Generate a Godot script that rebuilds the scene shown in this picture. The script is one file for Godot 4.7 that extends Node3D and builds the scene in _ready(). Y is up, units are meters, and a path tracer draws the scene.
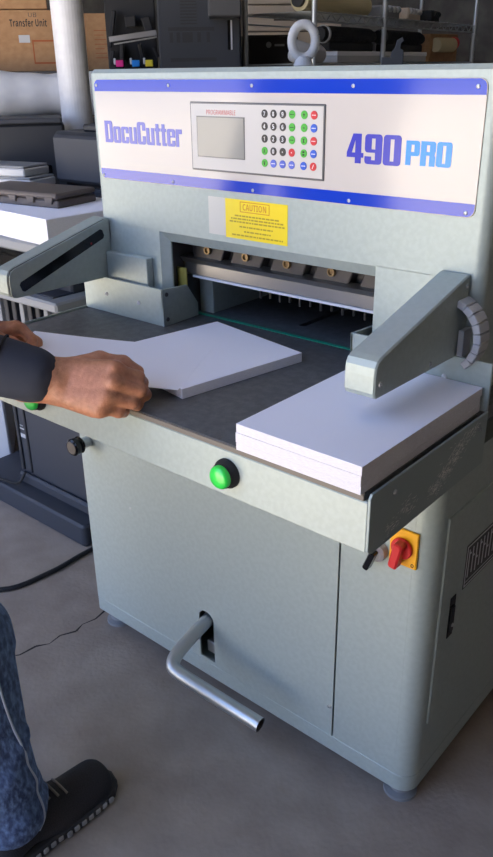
extends Node3D

# ------------------------------------------------------------------ materials
var M := {}

func srgb(r: float, g: float, b: float) -> Color:
	return Color(r / 255.0, g / 255.0, b / 255.0)

func mat(key: String, c: Color, rough := 0.6, metal := 0.0, spec := 0.5) -> StandardMaterial3D:
	var m := StandardMaterial3D.new()
	m.resource_name = key
	m.albedo_color = c
	m.roughness = rough
	m.metallic = metal
	m.metallic_specular = spec
	M[key] = m
	return m

func noise_tex(freq: float, octaves: int, a: Color, b: Color, seed_no: int, size := 512, lo := 0.25, hi := 0.75) -> NoiseTexture2D:
	var n := FastNoiseLite.new()
	n.noise_type = FastNoiseLite.TYPE_SIMPLEX_SMOOTH
	n.seed = seed_no
	n.frequency = freq
	n.fractal_octaves = octaves
	var t := NoiseTexture2D.new()
	t.width = size
	t.height = size
	t.seamless = true
	t.noise = n
	var g := Gradient.new()
	g.offsets = PackedFloat32Array([lo, hi])
	g.colors = PackedColorArray([a, b])
	t.color_ramp = g
	return t

func noise_bump(freq: float, seed_no: int, strength: float, size := 256) -> NoiseTexture2D:
	var n := FastNoiseLite.new()
	n.noise_type = FastNoiseLite.TYPE_SIMPLEX_SMOOTH
	n.seed = seed_no
	n.frequency = freq
	n.fractal_octaves = 3
	var t := NoiseTexture2D.new()
	t.width = size
	t.height = size
	t.seamless = true
	t.noise = n
	t.as_normal_map = true
	t.bump_strength = strength
	return t

func grain(m: StandardMaterial3D, scale: float, albedo: Texture2D, normal: Texture2D = null, nscale := 0.4) -> void:
	m.uv1_triplanar = true
	m.uv1_world_triplanar = true
	m.uv1_scale = Vector3(scale, scale, scale)
	if albedo:
		m.albedo_texture = albedo
	if normal:
		m.normal_enabled = true
		m.normal_texture = normal
		m.normal_scale = nscale

func make_materials() -> void:
	var fine := noise_bump(0.12, 3, 3.0)
	var m := mat("paint", srgb(170, 182, 179), 0.45, 0.18)
	grain(m, 6.0, noise_tex(0.02, 4, Color(0.97, 0.97, 0.97), Color(1, 1, 1), 11), fine, 0.04)
	m = mat("floor", Color(1, 1, 1), 0.75)
	grain(m, 0.8, noise_tex(0.008, 8, srgb(138, 126, 116), srgb(152, 140, 129), 5, 1024, 0.2, 0.8), noise_bump(0.15, 9, 3.0, 512), 0.1)
	m = mat("wall", Color(1, 1, 1), 0.9)
	grain(m, 0.6, noise_tex(0.02, 4, srgb(92, 90, 88), srgb(112, 110, 106), 6))
	mat("wall_pale", srgb(140, 136, 130), 0.9)
	m = mat("ceiling", srgb(150, 148, 144), 0.9)
	m = mat("driveway", Color(1, 1, 1), 0.9)
	grain(m, 0.5, noise_tex(0.03, 5, srgb(190, 182, 168), srgb(212, 204, 190), 7))
	m = mat("tabletop", Color(1, 1, 1), 0.5)
	grain(m, 2.5, noise_tex(0.03, 5, srgb(78, 80, 83), srgb(92, 94, 97), 8), noise_bump(0.2, 4, 2.0), 0.12)
	mat("table_edge", srgb(112, 106, 98), 0.6)
	mat("panel_white", srgb(203, 197, 192), 0.14)
	mat("panel_blue", srgb(24, 62, 190), 0.14)
	mat("keypad", srgb(203, 200, 196), 0.3)
	mat("keypad_rim", srgb(105, 106, 110), 0.35, 0.6)
	mat("screen", srgb(150, 150, 146), 0.12)
	mat("ink_indigo", srgb(58, 60, 180), 0.25)
	mat("ink_doc_glare", srgb(96, 102, 196), 0.25)  # washed-out indigo: the glare on this word is mixed into the colour
	mat("ink_sky", srgb(24, 140, 232), 0.25)
	mat("ink_red", srgb(190, 70, 60), 0.4)
	mat("ink_white", srgb(232, 232, 232), 0.5)
	mat("ink_black", srgb(34, 32, 32), 0.6)
	mat("btn_black", srgb(62, 58, 56), 0.4)
	mat("btn_green", srgb(78, 178, 62), 0.4)
	mat("btn_red", srgb(206, 50, 56), 0.4)
	mat("btn_blue", srgb(48, 92, 204), 0.4)
	mat("btn_violet", srgb(92, 108, 204), 0.4)
	mat("caution", srgb(240, 214, 24), 0.35)
	mat("caution_ink", srgb(206, 142, 20), 0.5)
	mat("caution_text", srgb(176, 150, 26), 0.5)
	mat("tape", srgb(200, 200, 194), 0.35)
	m = mat("steel", srgb(168, 166, 162), 0.32, 0.9)
	m = mat("brushed", srgb(150, 148, 148), 0.38, 0.85)
	mat("zinc", srgb(186, 190, 192), 0.38, 0.85)
	mat("brass", srgb(146, 124, 92), 0.4, 0.8)
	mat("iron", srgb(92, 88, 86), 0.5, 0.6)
	mat("dark", srgb(30, 31, 33), 0.6)
	mat("black_gloss", srgb(14, 13, 15), 0.15)
	mat("rubber", srgb(26, 26, 28), 0.75)
	mat("green_line", srgb(20, 150, 118), 0.35)
	mat("tag_yellow", srgb(196, 184, 96), 0.5)
	mat("led_red", srgb(190, 30, 40), 0.3)
	m = mat("lens_green", srgb(22, 214, 70), 0.12)
	m.clearcoat_enabled = true
	mat("switch_yellow", srgb(246, 178, 26), 0.4)
	mat("switch_red", srgb(206, 40, 46), 0.35)
	m = mat("paper", srgb(236, 238, 252), 0.85)
	m = mat("paper_edge", Color(1, 1, 1), 0.9)
	grain(m, 1.0, noise_tex(0.05, 3, srgb(206, 204, 210), srgb(222, 221, 230), 12))
	m.uv1_scale = Vector3(3, 60, 3)
	mat("chain", srgb(190, 192, 198), 0.4)
	mat("slate", srgb(50, 54, 63), 0.55)
	mat("slate_dark", srgb(38, 41, 48), 0.55)
	mat("plastic_light", srgb(176, 178, 182), 0.5)
	mat("plastic_grey", srgb(128, 131, 135), 0.5)
	mat("plastic_white", srgb(216, 218, 224), 0.45)
	mat("brown_grey", srgb(92, 84, 80), 0.6)
	m = mat("pipe", Color(1, 1, 1), 0.4)
	grain(m, 2.0, noise_tex(0.02, 4, srgb(198, 198, 200), srgb(206, 206, 207), 14))
	m = mat("cardboard", Color(1, 1, 1), 0.85)
	grain(m, 1.5, noise_tex(0.03, 4, srgb(150, 114, 80), srgb(166, 130, 94), 15))
	mat("cardboard_mark", srgb(150, 78, 40), 0.8)
	mat("beige", srgb(206, 192, 174), 0.5)
	mat("beige_dark", srgb(96, 86, 76), 0.6)
	mat("charcoal", srgb(66, 66, 68), 0.5)
	mat("cream", srgb(200, 188, 148), 0.6)
	mat("magenta", srgb(214, 34, 128), 0.4)
	mat("cyan", srgb(30, 128, 214), 0.4)
	mat("yellow", srgb(216, 196, 50), 0.4)
	m = mat("skin", Color(1, 1, 1), 0.5)
	grain(m, 5.0, noise_tex(0.03, 4, srgb(164, 110, 82), srgb(188, 130, 100), 16), noise_bump(0.3, 2, 3.0), 0.25)
	m.subsurf_scatter_enabled = true
	m.subsurf_scatter_strength = 0.08
	mat("nail", srgb(190, 140, 120), 0.35)
	mat("hair", srgb(28, 24, 22), 0.7)
	mat("eye", srgb(232, 230, 226), 0.2)
	m = mat("jersey", Color(1, 1, 1), 0.85)
	grain(m, 18.0, noise_tex(0.09, 3, srgb(36, 40, 52), srgb(64, 70, 86), 17), noise_bump(0.25, 6, 6.0), 0.5)
	m = mat("denim", Color(1, 1, 1), 0.9)
	grain(m, 4.0, noise_tex(0.03, 7, srgb(44, 58, 90), srgb(104, 130, 172), 18, 512, 0.22, 0.78), noise_bump(0.12, 7, 6.0), 0.2)
	m.uv1_scale = Vector3(5, 2.5, 5)
	mat("denim_seam", srgb(168, 178, 196), 0.9)
	m = mat("suede", Color(1, 1, 1), 0.95)
	grain(m, 12.0, noise_tex(0.06, 4, srgb(30, 29, 32), srgb(52, 50, 54), 19), noise_bump(0.3, 8, 6.0), 0.4)
	mat("sole", srgb(52, 51, 52), 0.8)
	mat("lug", srgb(150, 148, 146), 0.8)
	mat("lace", srgb(112, 108, 108), 0.8)
	mat("crack", srgb(42, 38, 36), 0.95)

# ------------------------------------------------------------------ mesh helpers
func new_st() -> SurfaceTool:
	var st := SurfaceTool.new()
	st.begin(Mesh.PRIMITIVE_TRIANGLES)
	return st

func tri(st: SurfaceTool, a: Vector3, b: Vector3, c: Vector3) -> void:
	st.add_vertex(a)
	st.add_vertex(b)
	st.add_vertex(c)

# a, b, c, d run counter-clockwise seen from outside
func quad(st: SurfaceTool, a: Vector3, b: Vector3, c: Vector3, d: Vector3) -> void:
	tri(st, a, c, b)
	tri(st, a, d, c)

# box with chamfered edges
func cbox(st: SurfaceTool, lo: Vector3, hi: Vector3, r := 0.0, xf := Transform3D()) -> void:
	var c := (lo + hi) * 0.5
	var h := (hi - lo) * 0.5
	r = minf(r, minf(h.x, minf(h.y, h.z)) * 0.9)
	st.set_smooth_group(-1)
	for ax in 3:
		for s in [-1.0, 1.0]:
			var n := Vector3.ZERO
			n[ax] = s
			var u := Vector3.ZERO
			u[(ax + 1) % 3] = 1.0
			var v := Vector3.ZERO
			v[(ax + 2) % 3] = s
			var hu: float = h[(ax + 1) % 3] - r
			var hv: float = h[(ax + 2) % 3] - r
			var o: Vector3 = c + n * h[ax]
			quad(st, xf * (o - u * hu - v * hv), xf * (o + u * hu - v * hv), xf * (o + u * hu + v * hv), xf * (o - u * hu + v * hv))
	if r <= 0.0:
		return
	for ax in 3:
		var i := (ax + 1) % 3
		var j := (ax + 2) % 3
		for s in [-1.0, 1.0]:
			for t in [-1.0, 1.0]:
				var p := Vector3.ZERO
				p[i] = s * h[i]
				p[j] = t * (h[j] - r)
				var q := Vector3.ZERO
				q[i] = s * (h[i] - r)
				q[j] = t * h[j]
				var e := Vector3.ZERO
				e[ax] = h[ax] - r
				if s * t > 0.0:
					quad(st, xf * (c + p - e), xf * (c + q - e), xf * (c + q + e), xf * (c + p + e))
				else:
					quad(st, xf * (c + q - e), xf * (c + p - e), xf * (c + p + e), xf * (c + q + e))
	for sx in [-1.0, 1.0]:
		for sy in [-1.0, 1.0]:
			for sz in [-1.0, 1.0]:
				var a := c + Vector3(sx * h.x, sy * (h.y - r), sz * (h.z - r))
				var b := c + Vector3(sx * (h.x - r), sy * h.y, sz * (h.z - r))
				var d := c + Vector3(sx * (h.x - r), sy * (h.y - r), sz * h.z)
				if sx * sy * sz > 0.0:
					tri(st, xf * a, xf * d, xf * b)
				else:
					tri(st, xf * a, xf * b, xf * d)

# extrude a 2D outline along an axis (0 x: outline is (z,y); 1 y: outline is (x,z); 2 z: outline is (x,y))
func lift(p: Vector2, w: float, axis: int) -> Vector3:
	if axis == 0:
		return Vector3(w, p.y, p.x)
	if axis == 1:
		return Vector3(p.x, w, p.y)
	return Vector3(p.x, p.y, w)

func prism(st: SurfaceTool, pts: PackedVector2Array, axis: int, a: float, b: float, bevel := 0.0, xf := Transform3D(), top_only := false) -> void:
	var n := pts.size()
	var area := 0.0
	for i in n:
		area += pts[i].cross(pts[(i + 1) % n])
	var poly := pts
	if area < 0.0:
		poly = pts.duplicate()
		poly.reverse()
	# lift with axis 0 and 1 mirrors the plane; flip tells which way the faces must run
	var flip := axis != 2
	var inner := poly
	if bevel > 0.0:
		inner = PackedVector2Array()
		for i in n:
			var p0 := poly[(i + n - 1) % n]
			var p1 := poly[i]
			var p2 := poly[(i + 1) % n]
			var d0 := (p1 - p0).normalized()
			var d1 := (p2 - p1).normalized()
			var n0 := Vector2(-d0.y, d0.x)
			var n1 := Vector2(-d1.y, d1.x)
			var nn := (n0 + n1)
			nn = nn / maxf(nn.length_squared() * 0.5, 0.3)
			inner.append(p1 + nn * bevel)
	var idx := Geometry2D.triangulate_polygon(inner)
	var rings := [[inner, a], [poly, a + bevel], [poly, b - bevel], [inner, b]]
	if bevel <= 0.0:
		rings = [[poly, a], [poly, b]]
	elif top_only:
		rings = [[poly, a], [poly, b - bevel], [inner, b]]
	st.set_smooth_group(-1)
	for k in rings.size() - 1:
		var r0: PackedVector2Array = rings[k][0]
		var r1: PackedVector2Array = rings[k + 1][0]
		for i in n:
			var j := (i + 1) % n
			var q := [xf * lift(r0[i], rings[k][1], axis), xf * lift(r0[j], rings[k][1], axis), xf * lift(r1[j], rings[k + 1][1], axis), xf * lift(r1[i], rings[k + 1][1], axis)]
			if flip:
				quad(st, q[0], q[3], q[2], q[1])
			else:
				quad(st, q[0], q[1], q[2], q[3])
	for t in range(0, idx.size(), 3):
		var p := inner[idx[t]]
		var q2 := inner[idx[t + 1]]
		var r2 := inner[idx[t + 2]]
		var ccw := (q2 - p).cross(r2 - p) > 0.0
		if not ccw:
			var tmp := q2
			q2 = r2
			r2 = tmp
		if flip:
			tri(st, xf * lift(p, b, axis), xf * lift(q2, b, axis), xf * lift(r2, b, axis))
			tri(st, xf * lift(p, a, axis), xf * lift(r2, a, axis), xf * lift(q2, a, axis))
		else:
			tri(st, xf * lift(p, b, axis), xf * lift(r2, b, axis), xf * lift(q2, b, axis))
			tri(st, xf * lift(p, a, axis), xf * lift(q2, a, axis), xf * lift(r2, a, axis))

func rounded(x0: float, y0: float, x1: float, y1: float, r0: float, r1 := -1.0, r2 := -1.0, r3 := -1.0, seg := 6) -> PackedVector2Array:
	# corner radii: (x0,y0), (x1,y0), (x1,y1), (x0,y1)
	if r1 < 0.0:
		r1 = r0
		r2 = r0
		r3 = r0
	var out := PackedVector2Array()
	var cs := [[Vector2(x0 + r0, y0 + r0), r0, PI], [Vector2(x1 - r1, y0 + r1), r1, PI * 1.5], [Vector2(x1 - r2, y1 - r2), r2, 0.0], [Vector2(x0 + r3, y1 - r3), r3, PI * 0.5]]
	for c in cs:
		if c[1] <= 0.0001:
			out.append(c[0])
			continue
		for i in seg + 1:
			var a: float = c[2] + PI * 0.5 * i / seg
			out.append(c[0] + Vector2(cos(a), sin(a)) * c[1])
	return out

# lathe about local y: profile of (radius, height)
func lathe(st: SurfaceTool, prof: Array, seg := 24, xf := Transform3D(), smooth := false) -> void:
	st.set_smooth_group(1 if smooth else -1)
	for k in prof.size() - 1:
		var p: Vector2 = prof[k]
		var q: Vector2 = prof[k + 1]
		for i in seg:
			var a := TAU * i / seg
			var b := TAU * (i + 1) / seg
			var v0 := xf * Vector3(p.x * cos(a), p.y, p.x * sin(a))
			var v1 := xf * Vector3(p.x * cos(b), p.y, p.x * sin(b))
			var v2 := xf * Vector3(q.x * cos(b), q.y, q.x * sin(b))
			var v3 := xf * Vector3(q.x * cos(a), q.y, q.x * sin(a))
			if p.x > 0.0:
				tri(st, v0, v1, v2)
			if q.x > 0.0:
				tri(st, v0, v2, v3)

func along(dir: Vector3, at: Vector3) -> Transform3D:
	var y := dir.normalized()
	var x := y.cross(Vector3(0.31, 0.2, 0.93)).normalized()
	return Transform3D(Basis(x, y, x.cross(y)), at)

# solid cylinder from a to b with chamfer
func cyl(st: SurfaceTool, a: Vector3, b: Vector3, r: float, seg := 20, ch := 0.0, r2 := -1.0) -> void:
	var l := a.distance_to(b)
	if r2 < 0.0:
		r2 = r
	lathe(st, [Vector2(0, 0), Vector2(r - ch, 0), Vector2(r, ch), Vector2(r2, l - ch), Vector2(r2 - ch, l), Vector2(0, l)], seg, along(b - a, a))

func tube(st: SurfaceTool, path: Array, r: float, seg := 12, r_end := -1.0, caps := true) -> void:
	st.set_smooth_group(1)
	var n := path.size()
	var rings := []
	var up := Vector3(0.13, 0.98, 0.11).normalized()
	for i in n:
		var t: Vector3 = (path[mini(i + 1, n - 1)] - path[maxi(i - 1, 0)]).normalized()
		if absf(t.dot(up)) > 0.95:
			up = Vector3(0.9, 0.1, 0.3).normalized()
		var x := up.cross(t).normalized()
		up = t.cross(x).normalized()
		var rad := r if r_end < 0.0 else lerpf(r, r_end, float(i) / (n - 1))
		var ring := []
		for k in seg:
			var a := TAU * k / seg
			ring.append(path[i] + (x * cos(a) + up * sin(a)) * rad)
		rings.append(ring)
	for i in n - 1:
		for k in seg:
			var l := (k + 1) % seg
			quad(st, rings[i][k], rings[i][l], rings[i + 1][l], rings[i + 1][k])
	if caps:
		st.set_smooth_group(-1)
		for k in seg:
			var l := (k + 1) % seg
			tri(st, path[0], rings[0][k], rings[0][l])
			tri(st, path[n - 1], rings[n - 1][l], rings[n - 1][k])

func smooth_path(pts: Array, per := 6) -> Array:
	var out := []
	var n := pts.size()
	for i in n - 1:
		var p0: Vector3 = pts[maxi(i - 1, 0)]
		var p3: Vector3 = pts[mini(i + 2, n - 1)]
		for k in per:
			out.append((pts[i] as Vector3).cubic_interpolate(pts[i + 1], p0, p3, float(k) / per))
	out.append(pts[n - 1])
	return out

# ------------------------------------------------------------------ node helpers
var used := {}

func numbered(n: String) -> String:
	if not used.has(n):
		used[n] = 0
		return n
	used[n] += 1
	return "%s_%03d" % [n, used[n]]

func put(called: String, st: SurfaceTool, m, parent: Node = self) -> MeshInstance3D:
	st.generate_normals()
	var o := MeshInstance3D.new()
	o.mesh = st.commit()
	o.material_override = M[m] if m is String else m
	o.name = numbered(called) if parent == self else called
	parent.add_child(o, true)
	return o

func thing(called: String, label: String, category: String, group := "", at := Vector3.ZERO, turn := 0.0) -> Node3D:
	var o := Node3D.new()
	o.name = numbered(called)
	add_child(o, true)
	o.position = at
	o.rotation.y = turn
	o.set_meta("label", label)
	o.set_meta("category", category)
	if group:
		o.set_meta("group", group)
	return o

func tag(o: Node, label: String, category: String, group := "") -> void:
	o.set_meta("label", label)
	o.set_meta("category", category)
	if group:
		o.set_meta("group", group)

func struct(called: String, st: SurfaceTool, m: String, parent: Node = self) -> MeshInstance3D:
	var o := put(called, st, m, parent)
	o.set_meta("kind", "structure")
	return o

func boxp(called: String, lo: Vector3, hi: Vector3, r: float, m: String, parent: Node) -> MeshInstance3D:
	var st := new_st()
	cbox(st, lo, hi, r)
	return put(called, st, m, parent)

func cylp(called: String, a: Vector3, b: Vector3, r: float, m: String, parent: Node, ch := 0.0, seg := 20) -> MeshInstance3D:
	var st := new_st()
	cyl(st, a, b, r, seg, ch)
	return put(called, st, m, parent)

func prismp(called: String, pts: PackedVector2Array, axis: int, a: float, b: float, bevel: float, m: String, parent: Node) -> MeshInstance3D:
	var st := new_st()
	prism(st, pts, axis, a, b, bevel)
	return put(called, st, m, parent)

var bold_font: FontVariation
var plain_font: SystemFont

# flat lettering fitted into a box w x h whose lower left corner is at "at", in the plane z = const of its parent
func lettering(called: String, s: String, at: Vector3, w: float, h: float, m: String, parent: Node, bold := true, turn := 0.0, depth := 0.0008) -> MeshInstance3D:
	var t := TextMesh.new()
	t.text = s
	t.font = bold_font if bold else plain_font
	t.font_size = 64
	t.pixel_size = 0.01
	t.depth = 0.1
	t.curve_step = 2.0
	var o := MeshInstance3D.new()
	o.name = called
	o.mesh = t
	o.material_override = M[m]
	var b := t.get_aabb()
	var sc := Vector3(w / maxf(b.size.x, 0.001), h / maxf(b.size.y, 0.001), depth / 0.1)
	var basis := Basis(Vector3.UP, turn)
	o.transform = Transform3D(basis * Basis.from_scale(sc), at - basis * (Vector3(b.position.x, b.position.y, 0) * sc))
	parent.add_child(o, true)
	return o

func screw(at: Vector3, dir: Vector3, r: float, parent: Node, m := "zinc") -> void:
	var st := new_st()
	lathe(st, [Vector2(r, 0), Vector2(r * 0.9, r * 0.35), Vector2(r * 0.5, r * 0.5), Vector2(r * 0.42, r * 0.25), Vector2(0, r * 0.25)], 12, along(dir, at))
	put("screw", st, m, parent)

# ------------------------------------------------------------------ smooth bodies
# bones: [a, b, ra, rb]; one smooth field meshed by surface nets
func blob(st: SurfaceTool, bones: Array, cell: float, k: float, floor_y := -9.0) -> void:
	var lo := Vector3.INF
	var hi := -Vector3.INF
	for b in bones:
		var rr := maxf(b[2], b[3]) + k + cell * 2.5
		for q in [b[0], b[1]]:
			lo = lo.min(q - Vector3.ONE * rr)
			hi = hi.max(q + Vector3.ONE * rr)
	var nx := int((hi.x - lo.x) / cell) + 2
	var ny := int((hi.y - lo.y) / cell) + 2
	var nz := int((hi.z - lo.z) / cell) + 2
	var f := PackedFloat32Array()
	f.resize(nx * ny * nz)
	f.fill(9.0)
	for b in bones:
		var a: Vector3 = b[0]
		var e: Vector3 = b[1]
		var ra: float = b[2]
		var rb: float = b[3]
		var d := e - a
		var dd := maxf(d.length_squared(), 1e-9)
		var rr := maxf(ra, rb) + k + cell * 2.0
		var l := ((a.min(e) - Vector3.ONE * rr - lo) / cell).floor().max(Vector3.ZERO)
		var h := ((a.max(e) + Vector3.ONE * rr - lo) / cell).ceil().min(Vector3(nx - 1, ny - 1, nz - 1))
		for z in range(int(l.z), int(h.z) + 1):
			for y in range(int(l.y), int(h.y) + 1):
				var row := (z * ny + y) * nx
				for x in range(int(l.x), int(h.x) + 1):
					var p := lo + Vector3(x, y, z) * cell
					var t := clampf((p - a).dot(d) / dd, 0.0, 1.0)
					var v := (p - a - d * t).length() - lerpf(ra, rb, t)
					var o := f[row + x]
					if o > 8.0:
						f[row + x] = v
					else:
						var g := maxf(k - absf(o - v), 0.0) / k
						f[row + x] = minf(o, v) - g * g * k * 0.25
	var vid := PackedInt32Array()
	vid.resize(nx * ny * nz)
	vid.fill(-1)
	var verts := PackedVector3Array()
	var off := [0, 1, nx, nx + 1, nx * ny, nx * ny + 1, nx * ny + nx, nx * ny + nx + 1]
	var cor := [Vector3(0, 0, 0), Vector3(1, 0, 0), Vector3(0, 1, 0), Vector3(1, 1, 0), Vector3(0, 0, 1), Vector3(1, 0, 1), Vector3(0, 1, 1), Vector3(1, 1, 1)]
	var edges := [[0, 1], [2, 3], [4, 5], [6, 7], [0, 2], [1, 3], [4, 6], [5, 7], [0, 4], [1, 5], [2, 6], [3, 7]]
	for z in nz - 1:
		for y in ny - 1:
			var row := (z * ny + y) * nx
			for x in nx - 1:
				var i := row + x
				var f0 := f[i]
				if f0 > cell * 3.0 or f0 < -cell * 3.0:
					continue
				var neg := 0
				for c in 8:
					if f[i + off[c]] < 0.0:
						neg += 1
				if neg == 0 or neg == 8:
					continue
				var s := Vector3.ZERO
				var cnt := 0
				for e in edges:
					var fa := f[i + off[e[0]]]
					var fb := f[i + off[e[1]]]
					if (fa < 0.0) != (fb < 0.0):
						s += (cor[e[0]] as Vector3).lerp(cor[e[1]], fa / (fa - fb))
						cnt += 1
				vid[i] = verts.size()
				verts.append(lo + (Vector3(x, y, z) + s / cnt) * cell)
	st.set_smooth_group(1)
	var strides := [1, nx, nx * ny]
	for z in range(1, nz - 1):
		for y in range(1, ny - 1):
			var row := (z * ny + y) * nx
			for x in range(1, nx - 1):
				var i := row + x
				var inside := f[i] < 0.0
				for ax in 3:
					var j: int = i + strides[ax]
					if inside == (f[j] < 0.0):
						continue
					var u: int = strides[(ax + 1) % 3]
					var v: int = strides[(ax + 2) % 3]
					var q0 := vid[i]
					var q1 := vid[i - u]
					var q2 := vid[i - u - v]
					var q3 := vid[i - v]
					if q0 < 0 or q1 < 0 or q2 < 0 or q3 < 0:
						continue
					if verts[q0].y < floor_y:
						continue
					if inside:
						quad(st, verts[q0], verts[q1], verts[q2], verts[q3])
					else:
						quad(st, verts[q0], verts[q3], verts[q2], verts[q1])

# the same field at one point, and the surface met from outside along a horizontal line
func field(bones: Array, k: float, p: Vector3) -> float:
	var o := 9.0
	for b in bones:
		var d: Vector3 = b[1] - b[0]
		var t := clampf((p - b[0]).dot(d) / maxf(d.length_squared(), 1e-9), 0.0, 1.0)
		var v: float = (p - b[0] - d * t).length() - lerpf(b[2], b[3], t)
		var g := maxf(k - absf(o - v), 0.0) / k
		o = minf(o, v) - g * g * k * 0.25
	return o

func skin_point(bones: Array, k: float, c: Vector3, dir: Vector3) -> Vector3:
	var s := 0.22
	while s > 0.0 and field(bones, k, c + dir * s) > 0.0:
		s -= 0.001
	return c + dir * s

# ------------------------------------------------------------------ camera, sky, light
func make_view() -> void:
	var cam := Camera3D.new()
	cam.name = "camera"
	cam.fov = 57.56
	cam.near = 0.02
	cam.position = Vector3(1.492, 1.43, 1.077)
	cam.rotation_degrees = Vector3(-24.862, 40.786, -0.903)
	add_child(cam)
	cam.current = true
	var sky_mat := ProceduralSkyMaterial.new()
	sky_mat.sky_top_color = srgb(134, 164, 220)
	sky_mat.sky_horizon_color = srgb(210, 217, 233)
	sky_mat.sky_curve = 0.25
	sky_mat.sky_energy_multiplier = 1.0
	sky_mat.ground_bottom_color = srgb(150, 142, 130)
	sky_mat.ground_horizon_color = srgb(206, 206, 206)
	var sky := Sky.new()
	sky.sky_material = sky_mat
	var env := Environment.new()
	env.background_mode = Environment.BG_SKY
	env.sky = sky
	env.tonemap_mode = Environment.TONE_MAPPER_LINEAR
	env.tonemap_exposure = 4.75
	env.sdfgi_enabled = true
	env.ssao_enabled = true
	env.ssil_enabled = true
	var we := WorldEnvironment.new()
	we.name = "environment"
	we.environment = env
	add_child(we)
	# the sun stands high before the open door: it lights the driveway and the sill, the machine gets sky and bounce
	var sun := DirectionalLight3D.new()
	sun.name = "sun"
	sun.light_color = Color(1.0, 0.95, 0.86)
	sun.light_energy = 2.6
	sun.light_angular_distance = 0.6
	sun.shadow_enabled = true
	sun.rotation_degrees = Vector3(-78, -12, 0)
	add_child(sun)

# ------------------------------------------------------------------ the room
const RX0 := -3.6
const RX1 := 2.7
const RZ0 := -4.8
const RZ1 := 2.0
const RH := 4.6

func make_room() -> void:
	var st := new_st()
	cbox(st, Vector3(RX0 - 0.2, -0.2, RZ0 - 0.2), Vector3(RX1 + 0.2, 0.0, RZ1 + 0.2), 0.0)
	var fl := struct("floor", st, "floor")
	fl.set_meta("label", "brownish grey concrete floor with a thin crack")
	# crack
	st = new_st()
	var pts := [Vector2(-0.12, 0.30), Vector2(-0.06, 0.229), Vector2(-0.055, 0.18), Vector2(-0.035, 0.15), Vector2(-0.04, 0.11), Vector2(-0.02, 0.07), Vector2(-0.03, 0.04), Vector2(-0.02, 0.0), Vector2(-0.03, -0.05)]
	for i in pts.size() - 1:
		var a: Vector2 = pts[i]
		var b: Vector2 = pts[i + 1]
		var n := (b - a).orthogonal().normalized()
		var wa := 0.0012 + 0.0012 * float((i * 7) % 3)
		var wb := 0.0012 + 0.0012 * float(((i + 1) * 7) % 3)
		quad(st, Vector3(a.x + n.x * wa, 0.0006, a.y + n.y * wa), Vector3(b.x + n.x * wb, 0.0006, b.y + n.y * wb), Vector3(b.x - n.x * wb, 0.0006, b.y - n.y * wb), Vector3(a.x - n.x * wa, 0.0006, a.y - n.y * wa))
	put("crack", st, "crack", fl)
	st = new_st()
	cbox(st, Vector3(RX0 - 0.2, RH, RZ0 - 0.2), Vector3(RX1 + 0.2, RH + 0.2, RZ1 + 0.2))
	struct("ceiling", st, "ceiling")
	st = new_st()
	cbox(st, Vector3(RX0 - 0.2, 0, RZ0 - 0.2), Vector3(RX0, RH, RZ1 + 0.2))
	struct("wall_left", st, "wall")
	st = new_st()
	cbox(st, Vector3(RX1, 0, RZ0 - 0.2), Vector3(RX1 + 0.2, RH, RZ1 + 0.2))
	struct("wall_right", st, "wall_pale")
	st = new_st()
	cbox(st, Vector3(RX0, 0, RZ0 - 0.2), Vector3(RX1, RH, RZ0))
	struct("wall_back", st, "wall")
	# front wall with the wide open roller door
	st = new_st()
	cbox(st, Vector3(RX0, 0, RZ1), Vector3(-3.3, RH, RZ1 + 0.2))
	cbox(st, Vector3(1.1, 0, RZ1), Vector3(RX1, RH, RZ1 + 0.2))
	cbox(st, Vector3(-3.3, 4.4, RZ1), Vector3(1.1, RH, RZ1 + 0.2))
	struct("wall_front", st, "wall")
	st = new_st()
	cbox(st, Vector3(-30, -0.3, RZ1 + 0.2), Vector3(30, -0.02, 40))
	struct("ground", st, "driveway")

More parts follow.
